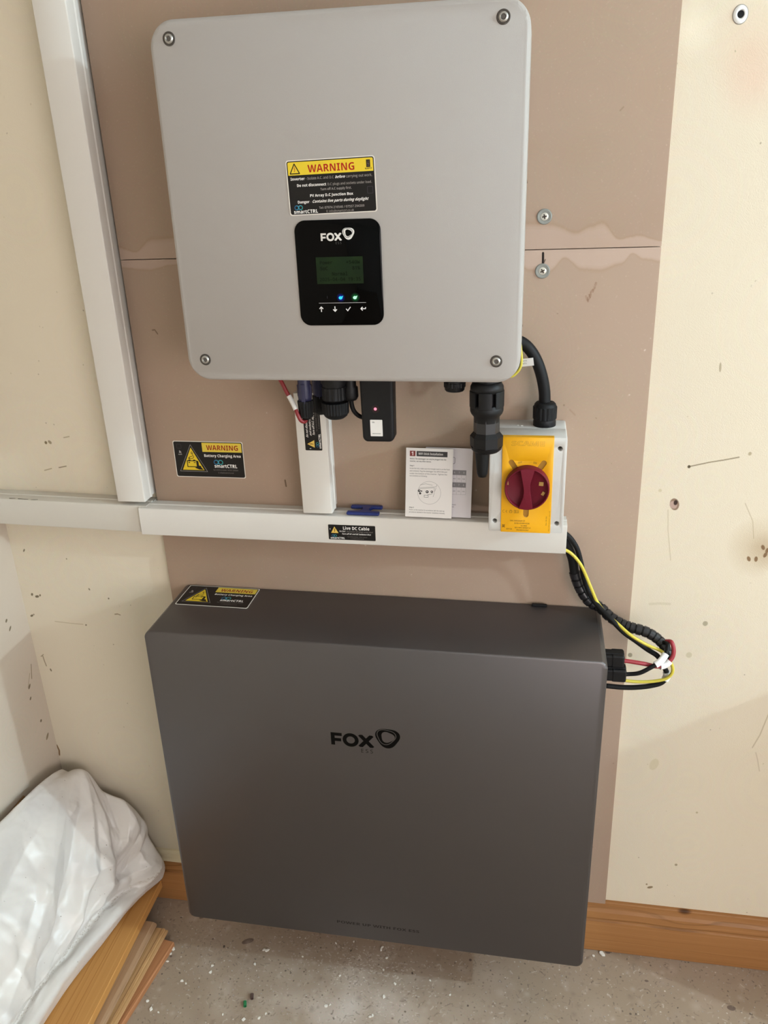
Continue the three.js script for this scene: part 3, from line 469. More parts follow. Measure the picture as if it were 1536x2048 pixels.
// ------------------------------------------------------------------ plugs and leads under the inverter
const plugY = 1.2185;
function solarPlug(x, z, label) {
  const t = thing('solar_plug', label, 'plug', [x, plugY, z], undefined);
  mesh('socket', merge([lathe([[0.0086, -0.002], [0.0096, -0.003], [0.0096, -0.024], [0.0104, -0.026], [0.0104, -0.040], [0.0098, -0.046], [0, -0.046]]), rbox(0.006, 0.03, 0.0215, 0.001, 0, -0.034, 0), rbox(0.0215, 0.018, 0.006, 0.001, 0, -0.03, 0)]), plasticBlue, t);
  mesh('cap_nut', merge([ribbed(0.0112, 0.0098, 0.024, 12, 0.0011).translate(0, -0.046, 0), lathe([[0.0078, -0.07], [0.006, -0.0745], [0, -0.0745]], 20)]), rubber, t);
  return t;
}
solarPlug(-0.1385, 0.122, 'blue and black solar plug in front, its red lead looping below');
solarPlug(-0.1235, 0.092, 'blue and black solar plug set behind the front one');
{
  const t = thing('gland_connector', 'fat black ribbed connector under the inverter beside the solar plugs', 'connector', [-0.0925, plugY, 0.123]);
  mesh('collar', merge([lathe([[0.0195, -0.002], [0.0195, -0.018], [0.0172, -0.02], [0.0172, -0.044], [0, -0.044]]), ribbed(0.0178, 0.0178, 0.018, 14, 0.0008).translate(0, -0.024, 0)]), plastic, t);
  mesh('clamp_nut', merge([ribbed(0.0196, 0.0190, 0.016, 26, 0.0009).translate(0, -0.0475, 0), lathe([[0.0188, -0.0635], [0.017, -0.068], [0.0125, -0.0715], [0, -0.0715]])]), rubber, t);
}
{
  const t = thing('communication_lead', 'small black lead looping from a round gland towards the dongle', 'cable', [0, 0, 0]);
  mesh('gland', merge([lathe([[0.0088, plugY - 0.002], [0.0088, plugY - 0.024], [0.0112, plugY - 0.026], [0.0116, plugY - 0.040], [0.0088, plugY - 0.045], [0.0045, plugY - 0.0465], [0, plugY - 0.0465]], 28).translate(-0.0695, 0, 0.118)]), plastic, t);
  mesh('lead', tube([[-0.0690, 1.175, 0.118], [-0.0688, 1.167, 0.118], [-0.0670, 1.158, 0.117], [-0.0625, 1.1505, 0.115], [-0.056, 1.1455, 0.112], [-0.045, 1.1435, 0.108], [-0.035, 1.15, 0.1], [-0.03, 1.175, 0.09], [-0.03, 1.21, 0.085]], 0.0034), rubber, t);
}
{
  const t = thing('wireless_dongle', 'black rectangular plug-in dongle with a red light and white label', 'dongle', [-0.0276, 0, 0]);
  const s = rrShape(0.047, 0.106, 0.006); const g = slab(0.0475, 0.109, 0.0075, 0.027, 0.0045, 8).translate(0, 1.1685, 0.107);
  const p = g.attributes.position; for (let i = 0; i < p.count; i++) { const k = (p.getY(i) - 1.114) / 0.109; p.setX(i, p.getX(i) * (1 + 0.06 * k)); p.setY(i, p.getY(i) - 0.0016 * Math.cos(p.getX(i) * 60)); } g.computeVertexNormals();
  mesh('case', g, plastic, t);
  mesh('socket', lathe([[0.013, 1.205], [0.013, 1.2185], [0, 1.2185]]).translate(0, 0, 0.12), plastic, t);
  const ledT = canvasTex(128, 128, (x) => { x.fillStyle = '#000'; x.fillRect(0, 0, 128, 128); const gr = x.createRadialGradient(64, 64, 0, 64, 64, 62); gr.addColorStop(0, '#a01030'); gr.addColorStop(0.45, '#3a0410'); gr.addColorStop(1, '#000'); x.fillStyle = gr; x.fillRect(0, 0, 128, 128); x.fillStyle = '#ff9db8'; x.beginPath(); x.arc(64, 64, 24, 0, 7); x.fill(); });
  const lg = new THREE.CylinderGeometry(0.006, 0.006, 0.0003, 28).rotateX(Math.PI / 2); const lp = lg.attributes.position; for (let i = 0; i < lp.count; i++) lg.attributes.uv.setXY(i, lp.getX(i) / 0.012 + 0.5, lp.getY(i) / 0.012 + 0.5);
  mesh('indicator_light', lg, new THREE.MeshPhysicalMaterial({ color: 0x020202, emissive: 0xffffff, emissiveMap: ledT, emissiveIntensity: 1.1, roughness: 0.4 }), t).position.set(-0.0025, 1.164, 0.1341);
  const lab = canvasTex(300, 380, (x, w, h) => { x.fillStyle = '#e4e1dc'; x.fillRect(0, 0, w, h); txt(x, 'SN:', 46, 70, 40, { bold: true, color: '#2b2b2b', w: 70 }); txt(x, '609H50204C0007', 150, 330, 28, { bold: true, color: '#4a4a4a', w: 210, align: 'center' }); });
  sticker('serial_label', 0.0182, 0.0250, 0.0008, lab, t, 'white serial label').position.set(-0.0020, 1.1352, 0.1341);
}
{
  const t = thing('red_lead', 'thin red lead with a white marker sleeve looping under the solar plugs', 'cable');
  const pts = [[-0.184, 1.214, 0.116], [-0.1735, 1.2, 0.12], [-0.1675, 1.187, 0.121], [-0.1615, 1.176, 0.122], [-0.1530, 1.162, 0.128], [-0.1485, 1.1515, 0.131], [-0.1445, 1.1435, 0.130], [-0.1400, 1.1415, 0.126], [-0.1385, 1.147, 0.122]];
  mesh('lead', tube(pts, 0.0030), mat(lin(0.22, 0.012, 0.014), 0.45), t);
  const c = curve(pts), tt = canvasTex(256, 64, (x) => { x.fillStyle = '#d9d6cf'; x.fillRect(0, 0, 256, 64); txt(x, 'STR1', 120, 46, 40, { bold: true, color: '#333', align: 'center', w: 130 }); });
  const tg = mesh('marker_sleeve', sleeve(c, 0.33, 0.52, 0.0037), mat(lin(0.72, 0.7, 0.66), 0.5), t);
}
{ // AC output plug with its tapered boot
  const t = thing('output_plug', 'long black round output plug with tapered boot hanging beside the isolator', 'plug', [0.1322, 0, 0.142]);
  // slotted locking collar
  const ringG = []; const NS = 6;
  for (let k = 0; k < NS; k++) { const a0 = k / NS * Math.PI * 2 + 0.2, s = new THREE.Shape(), a1 = a0 + Math.PI * 2 / NS - 0.32; s.absarc(0, 0, 0.0236, a0, a1, false); s.absarc(0, 0, 0.0185, a1, a0, true); const g = new THREE.ExtrudeGeometry(s, { depth: 0.022, bevelEnabled: true, bevelSize: 0.0007, bevelThickness: 0.0007, bevelSegments: 2, curveSegments: 8 }); g.rotateX(Math.PI / 2).translate(0, 1.1945, 0); ringG.push(g); }
  mesh('locking_collar', merge([...ringG, lathe([[0.0172, 1.2185], [0.0172, 1.200], [0.0168, 1.172], [0.019, 1.176], [0.0236, 1.1745], [0.0236, 1.166], [0.0222, 1.162], [0.0185, 1.1575], [0.0182, 1.150]]), lathe([[0.0178, 1.2072], [0.0205, 1.2062], [0.0232, 1.201], [0.0236, 1.194], [0.018, 1.194]])]), plastic, t);
  const hex = (r0, r1, y0, y1, n) => { const g = new THREE.CylinderGeometry(r0, r1, y0 - y1, n).translate(0, (y0 + y1) / 2, 0); return toCreasedNormals(g, 0.3); };
  mesh('body', merge([hex(0.0184, 0.0186, 1.158, 1.131, 8)]), mat(lin(0.018, 0.018, 0.02), 0.42), t);
  mesh('clamp_nut', merge([hex(0.0190, 0.0238, 1.1345, 1.1285, 8), hex(0.0238, 0.0234, 1.1285, 1.1135, 8), lathe([[0.0228, 1.1135], [0.0215, 1.109], [0.0175, 1.1055], [0.012, 1.104], [0, 1.104]])]), plastic, t);
  mesh('boot', merge([lathe([[0.0112, 1.106], [0.0105, 1.1], [0.0085, 1.078], [0.0078, 1.072], [0.0062, 1.067], [0, 1.0655]]).translate(-0.0055, 0, 0.002)]), rubber, t);
  for (const k of t.children) k.position.x += 0;
}

// ------------------------------------------------------------------ isolator
{
  const t = thing('isolator_switch', 'grey isolator box with a yellow plate and red rotary knob', 'switch', [0.1910, 1.0403, 0]);
  t.rotation.z = -0.004;
  const grey = mat(lin(0.56, 0.545, 0.515), 0.5);
  const hole = (x, y) => { const p = new THREE.Path(); p.absarc(x, y, 0.0048, 0, Math.PI * 2); return p; };
  const hs = [[-0.0467, 0.0602], [0.0463, 0.0592], [-0.0467, -0.0587], [0.0465, -0.0597]];
  mesh('base', slab(0.1118, 0.1505, 0.003, 0.046, 0.0012, 4).translate(0, 0, 0.012), grey, t);
  mesh('lid', slab(0.1124, 0.1512, 0.003, 0.049, 0.001, 4, hs.map((h) => hole(...h))).translate(0, 0, 0.0588), grey, t);
  const bore = new THREE.CylinderGeometry(0.0049, 0.0049, 0.03, 24, 1, true).rotateX(Math.PI / 2), bm = mat(lin(0.035, 0.033, 0.03), 0.8, { side: THREE.DoubleSide });
  for (const [x, y] of hs) { const b = mesh('screw_hole', merge([bore.clone(), new THREE.CircleGeometry(0.0049, 20).translate(0, 0, -0.008)]), bm, t); b.position.set(x, y, 0.0925); }
  const W = 0.0748, H = 0.1496, slotP = (deg) => { const a = deg * Math.PI / 180, u = [Math.cos(a), Math.sin(a)], n = [-u[1], u[0]], w = 0.0044, e = deg === 270 ? 0.0468 : 0.0436, p = new THREE.Path(); const at = (r, s) => [u[0] * r + n[0] * s, u[1] * r + n[1] * s + 0.0005]; p.moveTo(...at(0.026, -w)); p.lineTo(...at(e, -w)); for (let i = 0; i <= 10; i++) { const b = -Math.PI / 2 + Math.PI * i / 10; p.lineTo(...at(e + w * Math.cos(b), w * Math.sin(b))); } p.lineTo(...at(0.026, w)); p.closePath(); return p; };
  const plateT = canvasTex(748, 1496, (x, w, h) => {
    x.fillStyle = '#e9a90c'; x.fillRect(0, 0, w, h);
    txt(x, 'SCAME', 374, 124, 96, { bold: true, stroke: '#b78412', lw: 4, align: 'center', w: 490 });
    const arcT = (s, px, py, rot, ww) => { x.save(); x.translate(px, py); x.rotate(rot); txt(x, s, 0, 0, 40, { bold: true, color: '#7d5a10', align: 'center', w: ww }); x.restore(); };
    arcT('OFF', 268, 396, -0.2, 66); arcT('ON', 480, 396, 0.22, 54); x.strokeStyle = '#c79222'; x.lineWidth = 6; x.beginPath(); x.arc(374, 742, 372, -1.75, -1.39); x.stroke();
    const c = '#a87a16'; txt(x, 'C', 18, 1180, 62, { color: c }); txt(x, '\u20ac', 66, 1180, 58, { color: c }); x.strokeStyle = c; x.lineWidth = 6; x.beginPath(); x.arc(146, 1158, 22, 0, 7); x.stroke(); poly(x, [[146, 1134], [166, 1178], [126, 1178]]); x.stroke(); x.strokeRect(196, 1134, 16, 48); x.strokeRect(218, 1140, 44, 40); txt(x, 'CA', 222, 1176, 32, { bold: true, color: c, w: 38 });
    const k = '#6b4a10', l = (s, px, py, sz, ww) => txt(x, s, px, py, sz, { bold: true, color: k, align: 'center', w: ww });
    l('590.EM32A4P-IT', 250, 1318, 30, 230); l('25/32A 415/690V AC23A', 318, 1358, 30, 230); l('Ue 690V', 350, 1396, 28, 96); l('IEC/EN 60947-3', 330, 1430, 28, 240); l('IP66 MADE IN ITALY', 330, 1468, 30, 186);
    x.strokeStyle = k; x.lineWidth = 6; x.beginPath(); x.moveTo(20, 1372); x.lineTo(60, 1424); x.moveTo(60, 1372); x.lineTo(20, 1424); x.stroke(); x.strokeRect(26, 1380, 28, 34); l('SEP/24', 126, 1454, 26, 92);
    x.save(); x.translate(732, 1460); x.rotate(-Math.PI / 2); txt(x, 'Rotary switch disconnector, made in Italy', 0, 0, 22, { color: k, w: 330 }); x.restore(); x.save(); x.translate(690, 1370); x.rotate(-Math.PI / 2); txt(x, 'Max. IN 32A', 0, 0, 24, { color: k, w: 150 }); x.restore();
  });
  const plateMat = new THREE.MeshPhysicalMaterial({ map: plateT, roughness: 0.42 });
  const pl = mesh('cover_plate', slab(W, H + 0.002, 0.001, 0.0016, 0.0003, 3, [slotP(90 + 33), slotP(90 - 33), slotP(270)]).translate(0, 0, 0.1078), plateMat, t); pl.userData.label = 'yellow cover plate';
  mesh('plate_lip', merge([rbox(W, 0.0014, 0.010, 0.0005, 0, H / 2 + 0.0009, 0.1035)]), mat('#e2a614', 0.45), t);
  mesh('recess', new THREE.PlaneGeometry(0.066, 0.1).translate(0, 0, 0.10786), mat(lin(0.36, 0.17, 0.012), 0.6), t);
  const red = mat(lin(0.145, 0.008, 0.02), 0.5, { specularIntensity: 0.4 });
  const knob = mesh('knob', lathe([[0, 0.005], [0.0295, 0.006], [0.0305, 0.0145], [0.0316, 0.016], [0.033, 0.0145], [0.0332, 0.0]], 64).rotateX(Math.PI / 2), red, t); knob.position.set(0.0005, 0.0005, 0.1092); knob.userData.label = 'crimson rotary knob';
  const gs = new THREE.Shape(); gs.moveTo(-0.0095, 0.0300); gs.quadraticCurveTo(0, 0.0325, 0.0095, 0.0300); gs.lineTo(0.0042, 0.011); gs.quadraticCurveTo(0.0036, 0.002, 0.0048, -0.008); gs.lineTo(0.0084, -0.0302); gs.quadraticCurveTo(0, -0.0322, -0.0108, -0.0300); gs.lineTo(-0.0056, -0.016); gs.quadraticCurveTo(-0.003, -0.008, -0.0042, 0.002);
  mesh('grip', toCreasedNormals(new THREE.ExtrudeGeometry(gs, { depth: 0.011, bevelEnabled: true, bevelSize: 0.0008, bevelThickness: 0.0008, bevelSegments: 3 }).translate(0, 0, 0.0055), 0.6), red, knob);
  for (const [x, y, w, h, r] of [[0.0205, 0.0062, 0.0068, 0.0062, -0.05], [0.0238, -0.0092, 0.0044, 0.006, -0.5], [-0.0285, 0.006, 0.0020, 0.0055, 0.1]]) { const q = mesh('lock_slot', rbox(w, h, 0.0016, 0.0004), mat(lin(0.45, 0.27, 0.07), 0.6), knob); q.position.set(x, y, 0.0064); q.rotation.z = r; }
  const gl = mesh('cable_gland', merge([lathe([[0.0158, 0.0745], [0.0172, 0.0755], [0.0172, 0.0825], [0.0164, 0.084], [0.0164, 0.086]], 36).translate(0.0232, 0, 0.040)]), plastic, t); gl.userData.label = 'black cable gland';
  const nut = mesh('dome_nut', merge([ribbed(0.0174, 0.0172, 0.018, 16, 0.0008).translate(0.0232, 0.1045, 0.040), lathe([[0.0172, 0.1045], [0.0160, 0.109], [0.0135, 0.1115], [0.009, 0.1125]], 36).translate(0.0232, 0, 0.040)]), rubber, gl);
  const dust = mesh('paint_fleck', merge([rbox(0.0022, 0.0008, 0.0022, 0.0003, -0.0165, 0.0758, 0.045), rbox(0.0034, 0.0009, 0.0024, 0.0003, -0.0105, 0.0758, 0.047)]), mat(lin(0.85, 0.83, 0.8), 0.7), t);
}
{
  const t = thing('isolator_cable', 'thick black cable arching from the isolator gland up behind the inverter', 'cable');
  mesh('sheath', tube([[0.2142, 1.14, 0.040], [0.2138, 1.152, 0.040], [0.2128, 1.168, 0.040], [0.2085, 1.190, 0.041], [0.2005, 1.213, 0.042], [0.190, 1.231, 0.043], [0.1775, 1.2425, 0.044], [0.160, 1.248, 0.045], [0.13, 1.249, 0.046]], 0.0088, 120, 20), rubber, t);
}
const yellowWire = mat(lin(0.62, 0.52, 0.06), 0.45), greenWire = mat(lin(0.012, 0.075, 0.03), 0.45);
// two-colour earth wire: yellow core tube with a green stripe laid along one side
function earthWire(t, pts, r, off) {
  const c = curve(pts); mesh('yellow_insulation', tube(pts, r, 120), yellowWire, t);
  const pos = []; const n = 120; const g = new THREE.TubeGeometry(new (class extends THREE.Curve { getPoint(u, o = V(0, 0, 0)) { const p = c.getPoint(u), w = off(u); return o.set(p.x + w[0] * r * 0.5, p.y + w[1] * r * 0.5, p.z + (w[2] ?? 0) * r * 0.5); } })(), n, r * 0.72, 12);
  mesh('green_stripe', g, greenWire, t);
}
{
  const t = thing('earth_wire', 'yellow and green earth wire with a paper tag at the inverter corner', 'wire');
  const pts = [[0.160, 1.2515, 0.055], [0.1735, 1.247, 0.058], [0.1765, 1.234, 0.060], [0.1778, 1.220, 0.060], [0.1762, 1.209, 0.060], [0.171, 1.201, 0.060], [0.163, 1.1955, 0.060], [0.150, 1.205, 0.058], [0.14, 1.22, 0.055]];
  earthWire(t, pts, 0.0021, (u) => [-0.8, -0.2, 0.2]);
  const tg = canvasTex(256, 128, (x) => { x.fillStyle = '#e3e0dc'; x.fillRect(0, 0, 256, 128); txt(x, 'INVERTER', 90, 50, 34, { color: '#4a4a4a', align: 'center', w: 110 }); txt(x, 'EARTH', 90, 92, 34, { color: '#4a4a4a', align: 'center', w: 90 }); });
  const f = new THREE.PlaneGeometry(0.022, 0.0115, 8, 1); const fp = f.attributes.position; for (let i = 0; i < fp.count; i++) fp.setZ(i, 0.002 * Math.sin(fp.getX(i) * 90)); const f2 = f.clone().translate(0, 0, -0.0006); f2.scale(1, 1, 1);
  f.computeVertexNormals();
  const m = mesh('paper_tag', merge([f, f2]), new THREE.MeshPhysicalMaterial({ map: tg, roughness: 0.7, side: THREE.DoubleSide }), t); m.position.set(0.1845, 1.2165, 0.0605); m.rotation.z = 0.14;
}

// ------------------------------------------------------------------ leaflets and the blue tool on the trunking
{
  const front = canvasTex(760, 1140, (x, w, h) => {
    x.fillStyle = '#e6e2de'; x.fillRect(0, 0, w, h);
    x.fillStyle = '#7e322e'; x.fillRect(60, 46, 92, 88); txt(x, '1', 106, 120, 84, { bold: true, align: 'center', color: '#f3e9e4' });
    x.fillStyle = '#393636'; x.fillRect(170, 48, 500, 86); txt(x, 'WiFi Stick Installation', 200, 108, 50, { bold: true, color: '#d9d6d2', w: 400 });
    const p = (s, y, ww, b = false, sz = 30) => txt(x, s, 62, y, sz, { bold: b, color: '#3a3838', w: ww });
    p('Notice: The datalogger can only be plugged into the', 186, 590, true); p('inverter, not any other device.', 226, 350, true); p('Step 1', 300, 74, true);
    p('Screw the lock, make sure the triangle mark is on the front', 344, 650); p('and centered. Plug the datalogger into WiFi/COM port', 386, 610); p('under the bottom of the inverter. Tighten the', 428, 610); p('nut clockwise as following.', 466, 290);
    x.strokeStyle = '#9a9694'; x.lineWidth = 4; x.beginPath(); x.arc(388, 728, 188, 0, 7); x.stroke();
    x.lineWidth = 4; x.strokeStyle = '#6d6a68'; poly(x, [[222, 652], [500, 622], [510, 590]], false); x.stroke(); poly(x, [[214, 668], [470, 640], [468, 742], [452, 792]], false); x.stroke(); poly(x, [[240, 600], [330, 580], [440, 600]], false); x.stroke(); poly(x, [[498, 640], [478, 700]], false); x.stroke();
    x.fillStyle = '#262424'; for (const [a, b, r] of [[224, 700, 22], [240, 742, 18], [354, 712, 24], [430, 708, 20], [262, 704, 12]]) { x.beginPath(); x.arc(a, b, r, 0, 7); x.fill(); } x.fillStyle = '#e6e2de'; for (const [a, b, r] of [[352, 710, 9], [428, 706, 8], [226, 698, 7]]) { x.beginPath(); x.arc(a, b, r, 0, 7); x.fill(); }
    x.strokeStyle = '#4a4846'; x.lineWidth = 5; x.strokeRect(306, 768, 66, 34); poly(x, [[360, 762], [410, 752], [446, 736]], false); x.stroke();
    p('Step 2', 992, 80, true); p('Power on the inverter (in accordance with the start-up', 1032, 580); p('procedures detailed in the inverter installation manual).', 1070, 590);
  });
  const back = canvasTex(760, 1140, (x, w, h) => {
    x.fillStyle = '#d9d3d6'; x.fillRect(0, 0, w, h); const g = '#7f7b7d';
    x.fillStyle = g; x.fillRect(60, 356, 604, 80); x.fillRect(60, 560, 604, 80); x.strokeStyle = '#a9a4a6'; x.lineWidth = 4;
    for (const y0 of [436, 640]) { x.strokeRect(60, y0, 604, 118); for (let i = 1; i < 8; i++) { x.beginPath(); x.moveTo(60 + i * 75.5, y0); x.lineTo(60 + i * 75.5, y0 + 118); x.stroke(); } for (let i = 0; i < 8; i++) txt(x, y0 < 500 ? 'RXD' : 'GND', 98 + i * 75.5, y0 + 72, 26, { color: '#6b6769', align: 'center', w: 44 }); }
    for (let i = 0; i < 8; i++) { txt(x, String(i + 1), 98 + i * 75.5, 410, 40, { color: '#c9c4c6', align: 'center' }); txt(x, String(i + 1), 98 + i * 75.5, 614, 40, { color: '#c9c4c6', align: 'center' }); }
    x.strokeStyle = '#565254'; x.lineWidth = 6; rrect(x, 380, 150, 96, 104, 20); x.stroke(); txt(x, 'Note: Connect the meter as shown', 64, 940, 30, { color: '#5a5658', w: 450 }); txt(x, 'according to the port definition', 64, 976, 30, { color: '#5a5658', w: 420 }); txt(x, 'of the manual.', 64, 1012, 30, { color: '#5a5658', w: 390 });
  });
  const paper = (name, label, tex, x, y, z, lean, turn) => {
    const g = slab(0.0758, 0.1135, 0.0006, 0.0012, 0, 2), m = mesh(name, g.translate(0, 0.05675, 0), new THREE.MeshPhysicalMaterial({ map: tex, roughness: 0.62 }));
    m.position.set(x, y, z); m.rotation.order = 'ZXY'; m.rotation.set(-lean, 0, turn); tag(m, label, 'leaflet');
  };
  paper('leaflet', 'front white instruction leaflet with a numbered red heading square', front, 0.0338, 0.9605, 0.0520, 0.17, -0.0175);
  paper('leaflet', 'greyer leaflet with tables, half hidden behind the front one', back, 0.0645, 0.9598, 0.0452, 0.17, -0.020);
}
{
  const t = thing('blue_spanner', 'small blue plastic tool shaped like two bars, lying on the trunking', 'tool', [-0.0745, 0.9632, 0.0]);
  const s = new THREE.Shape();   // plan, x along the shelf, y = -z
  const bar = (x0, x1, yc, w) => { const g = new RoundedBoxGeometry(x1 - x0, 0.0058, w, 3, 0.0024); g.translate((x0 + x1) / 2, 0, yc); return g; };
  const hs = new THREE.Shape(); hs.moveTo(-0.017, 0.0005); hs.quadraticCurveTo(-0.003, -0.004, -0.0045, -0.012); hs.lineTo(-0.0085, -0.021); hs.lineTo(0.0105, -0.021); hs.quadraticCurveTo(0.004, -0.012, 0.005, -0.007); hs.quadraticCurveTo(0.008, -0.001, 0.014, 0.0005);
  const web = new THREE.ExtrudeGeometry(hs, { depth: 0.0046, bevelEnabled: true, bevelSize: 0.0006, bevelThickness: 0.0006, bevelSegments: 2 }).rotateX(-Math.PI / 2); // shape y -> -z
  web.scale(1, 1, -1); const wa = web.index ? web.toNonIndexed() : web; const p = wa.attributes.position.array; for (let i = 0; i < p.length; i += 9) for (let k = 0; k < 3; k++) { const q = p[i + 3 + k]; p[i + 3 + k] = p[i + 6 + k]; p[i + 6 + k] = q; } wa.computeVertexNormals();
  mesh('handle', merge([bar(-0.0268, 0.0275, 0.0220, 0.0095), bar(-0.0285, 0.0268, 0.0490, 0.0100), wa.translate(0.001, -0.0025, 0.0455)]), mat(lin(0.012, 0.026, 0.16), 0.38), t);
}

// ------------------------------------------------------------------ battery cabinet
const BT = { x: -0.0571, y: 0.4718, w: 0.7494, h: 0.6418 };
{
  const t = thing('battery_cabinet', 'large dark grey wall battery cabinet below the trunking', 'battery', [BT.x, BT.y, 0]);
  t.rotation.z = -0.0079; t.position.y -= 0.0005;
  const PX = 2040, k = PX / BT.w, PH = Math.round(BT.h * k), X = (v) => (v - BT.x + BT.w / 2) * k, Y = (v) => (BT.h / 2 - (v - BT.y)) * k;
  const face = canvasTex(PX, PH, (x, w, h) => {
    x.fillStyle = '#646060'; x.fillRect(0, 0, w, h); speckle(x, w, h, 9000, ['#5b5757', '#6c6868'], 0.6, 1.6, [0.05, 0.2]);
    wordMark(x, X(-0.1211), Y(0.5968), 0.0248 * k, '#121211', '#646060', '#201f1e');
    txt(x, 'POWER UP WITH FOX ESS', X(-0.1343), Y(0.1868), 0.0082 * k, { bold: true, color: '#2a2728', w: 0.157 * k });
  });
  mesh('casing', slab(BT.w, BT.h, 0.0135, 0.1735, 0.0045, 10).translate(0, 0, 0.0125), new THREE.MeshPhysicalMaterial({ map: face, roughness: 0.44, metalness: 0.85, specularIntensity: 0.6 }), t);
  const s = sticker('warning_sticker', 0.1335, 0.0722, 0.003, chargingTex, t, 'black battery charging warning sticker with a yellow triangle, on the top'); s.rotation.x = -Math.PI / 2; s.position.set(-0.3520 - BT.x + 0.0025, BT.h / 2 + 0.0002, 0.0545);
  const side = BT.w / 2;
  mesh('side_gland', lathe([[0.0125, 0], [0.0125, 0.004], [0.011, 0.006], [0.011, 0.010], [0.006, 0.011]], 30).rotateZ(-Math.PI / 2).translate(side, 0.2105, 0.083), plastic, t);
  mesh('top_clip', rbox(0.026, 0.010, 0.006, 0.002, 0.272, BT.h / 2 - 0.001, 0.0205), plastic, t);
}

// ------------------------------------------------------------------ leads between trunking, inverter and battery
const bundleUp = [[0.225, 0.935, 0.032], [0.247, 0.928, 0.030], [0.2585, 0.909, 0.029], [0.2675, 0.886, 0.028], [0.274, 0.855, 0.028], [0.284, 0.830, 0.029], [0.300, 0.809, 0.033], [0.316, 0.8015, 0.036], [0.334, 0.790, 0.048], [0.352, 0.784, 0.058], [0.366, 0.781, 0.062], [0.388, 0.777, 0.066], [0.406, 0.768, 0.07], [0.4185, 0.757, 0.078], [0.4225, 0.748, 0.086]];
{
  const t = thing('cable_bundle', 'black cable bundle in spiral wrap from the trunking end to the right', 'cable');
  mesh('core', tube(bundleUp, 0.0078, 200), rubber, t);
  const c = curve(bundleUp), turns = []; const N = 30;
  for (let i = 8; i < N; i++) { const a = i / N + 0.006, b = (i + 1) / N - 0.003; turns.push(sleeve(c, a, Math.min(b, 0.998), 0.0092 - 0.0014 * Math.max(0, (i - 22) / 8), 10)); }
  const w = mesh('spiral_wrap', merge(turns), mat(lin(0.016, 0.016, 0.019), 0.3), t);
}
{
  const t = thing('data_cable', 'slimmer black cable behind the bundle, bowing right and back to the cabinet', 'cable');
  const pts = [[0.222, 0.940, 0.036], [0.252, 0.936, 0.040], [0.271, 0.914, 0.039], [0.281, 0.884, 0.038], [0.2875, 0.856, 0.038], [0.298, 0.829, 0.042], [0.313, 0.812, 0.054], [0.331, 0.799, 0.068], [0.352, 0.781, 0.078], [0.372, 0.767, 0.08], [0.392, 0.752, 0.08], [0.408, 0.741, 0.08], [0.4195, 0.722, 0.08], [0.4255, 0.706, 0.08], [0.419, 0.692, 0.08], [0.402, 0.684, 0.08], [0.378, 0.6795, 0.081], [0.356, 0.6785, 0.082], [0.332, 0.680, 0.083]];
  mesh('sheath', tube(pts, 0.0042, 200), rubber, t);
  mesh('marker_sleeve', sleeve(curve(pts), 0.700, 0.752, 0.0062), mat(lin(0.8, 0.79, 0.77), 0.5), t);
}
{
  const t = thing('earth_wire', 'long yellow and green earth wire from the trunking end to the cabinet side', 'wire');
  const pts = [[0.235, 0.916, 0.052], [0.2555, 0.911, 0.052], [0.267, 0.903, 0.052], [0.280, 0.886, 0.051], [0.2895, 0.866, 0.050], [0.3005, 0.840, 0.050], [0.3105, 0.818, 0.050], [0.3265, 0.800, 0.056], [0.344, 0.792, 0.074], [0.362, 0.781, 0.086], [0.389, 0.766, 0.089], [0.412, 0.756, 0.09], [0.4275, 0.737, 0.09], [0.4315, 0.719, 0.09], [0.424, 0.707, 0.09], [0.406, 0.700, 0.09], [0.379, 0.6965, 0.09], [0.354, 0.699, 0.092], [0.338, 0.7015, 0.094], [0.3235, 0.705, 0.096]];
  earthWire(t, pts, 0.0026, (u) => (u > 0.72 ? [0, -0.9, -0.2] : [-0.5, -0.2, -0.8]));
}
function batteryPlug(y, z, x1, label) {
  const t = thing('battery_plug', label, 'plug', [0.317, y, z]);
  const L = x1 - 0.317; mesh('housing', merge([rbox(L * 0.45, 0.0205, 0.024, 0.003, L * 0.25, 0, 0), rbox(L * 0.6, 0.0225, 0.025, 0.0035, L * 0.68, 0, 0), rbox(L * 0.9, 0.005, 0.012, 0.0016, L * 0.52, 0.010, 0)]), plastic, t);
  mesh('seal', new THREE.TorusGeometry(0.0095, 0.0012, 8, 24).rotateY(Math.PI / 2).translate(L * 0.42, 0, 0), mat(lin(0.02, 0.02, 0.05), 0.4), t);
}
batteryPlug(0.7555, 0.117, 0.3515, 'upper black battery plug with a red lead at the cabinet side');
batteryPlug(0.7325, 0.122, 0.3555, 'lower black battery plug with a black lead at the cabinet side');
{
  const t = thing('red_lead', 'red battery lead curling from the upper plug into the spiral wrap', 'cable');
  const pts = [[0.345, 0.7520, 0.117], [0.3545, 0.7510, 0.116], [0.382, 0.7465, 0.114], [0.404, 0.7405, 0.11], [0.4165, 0.7415, 0.105], [0.4265, 0.752, 0.1], [0.4280, 0.765, 0.094], [0.4235, 0.760 + 0.006, 0.088], [0.4205, 0.757, 0.084]];
  pts[6] = [0.4285, 0.764, 0.096]; pts[7] = [0.4250, 0.7745, 0.090]; pts[8] = [0.4195, 0.770, 0.08];
  mesh('lead', tube(pts, 0.0034, 140), mat(lin(0.30, 0.018, 0.03), 0.42), t); mesh('marker_sleeve', sleeve(curve(pts), 0.41, 0.575, 0.0054), mat(lin(0.82, 0.81, 0.8), 0.5), t);
}
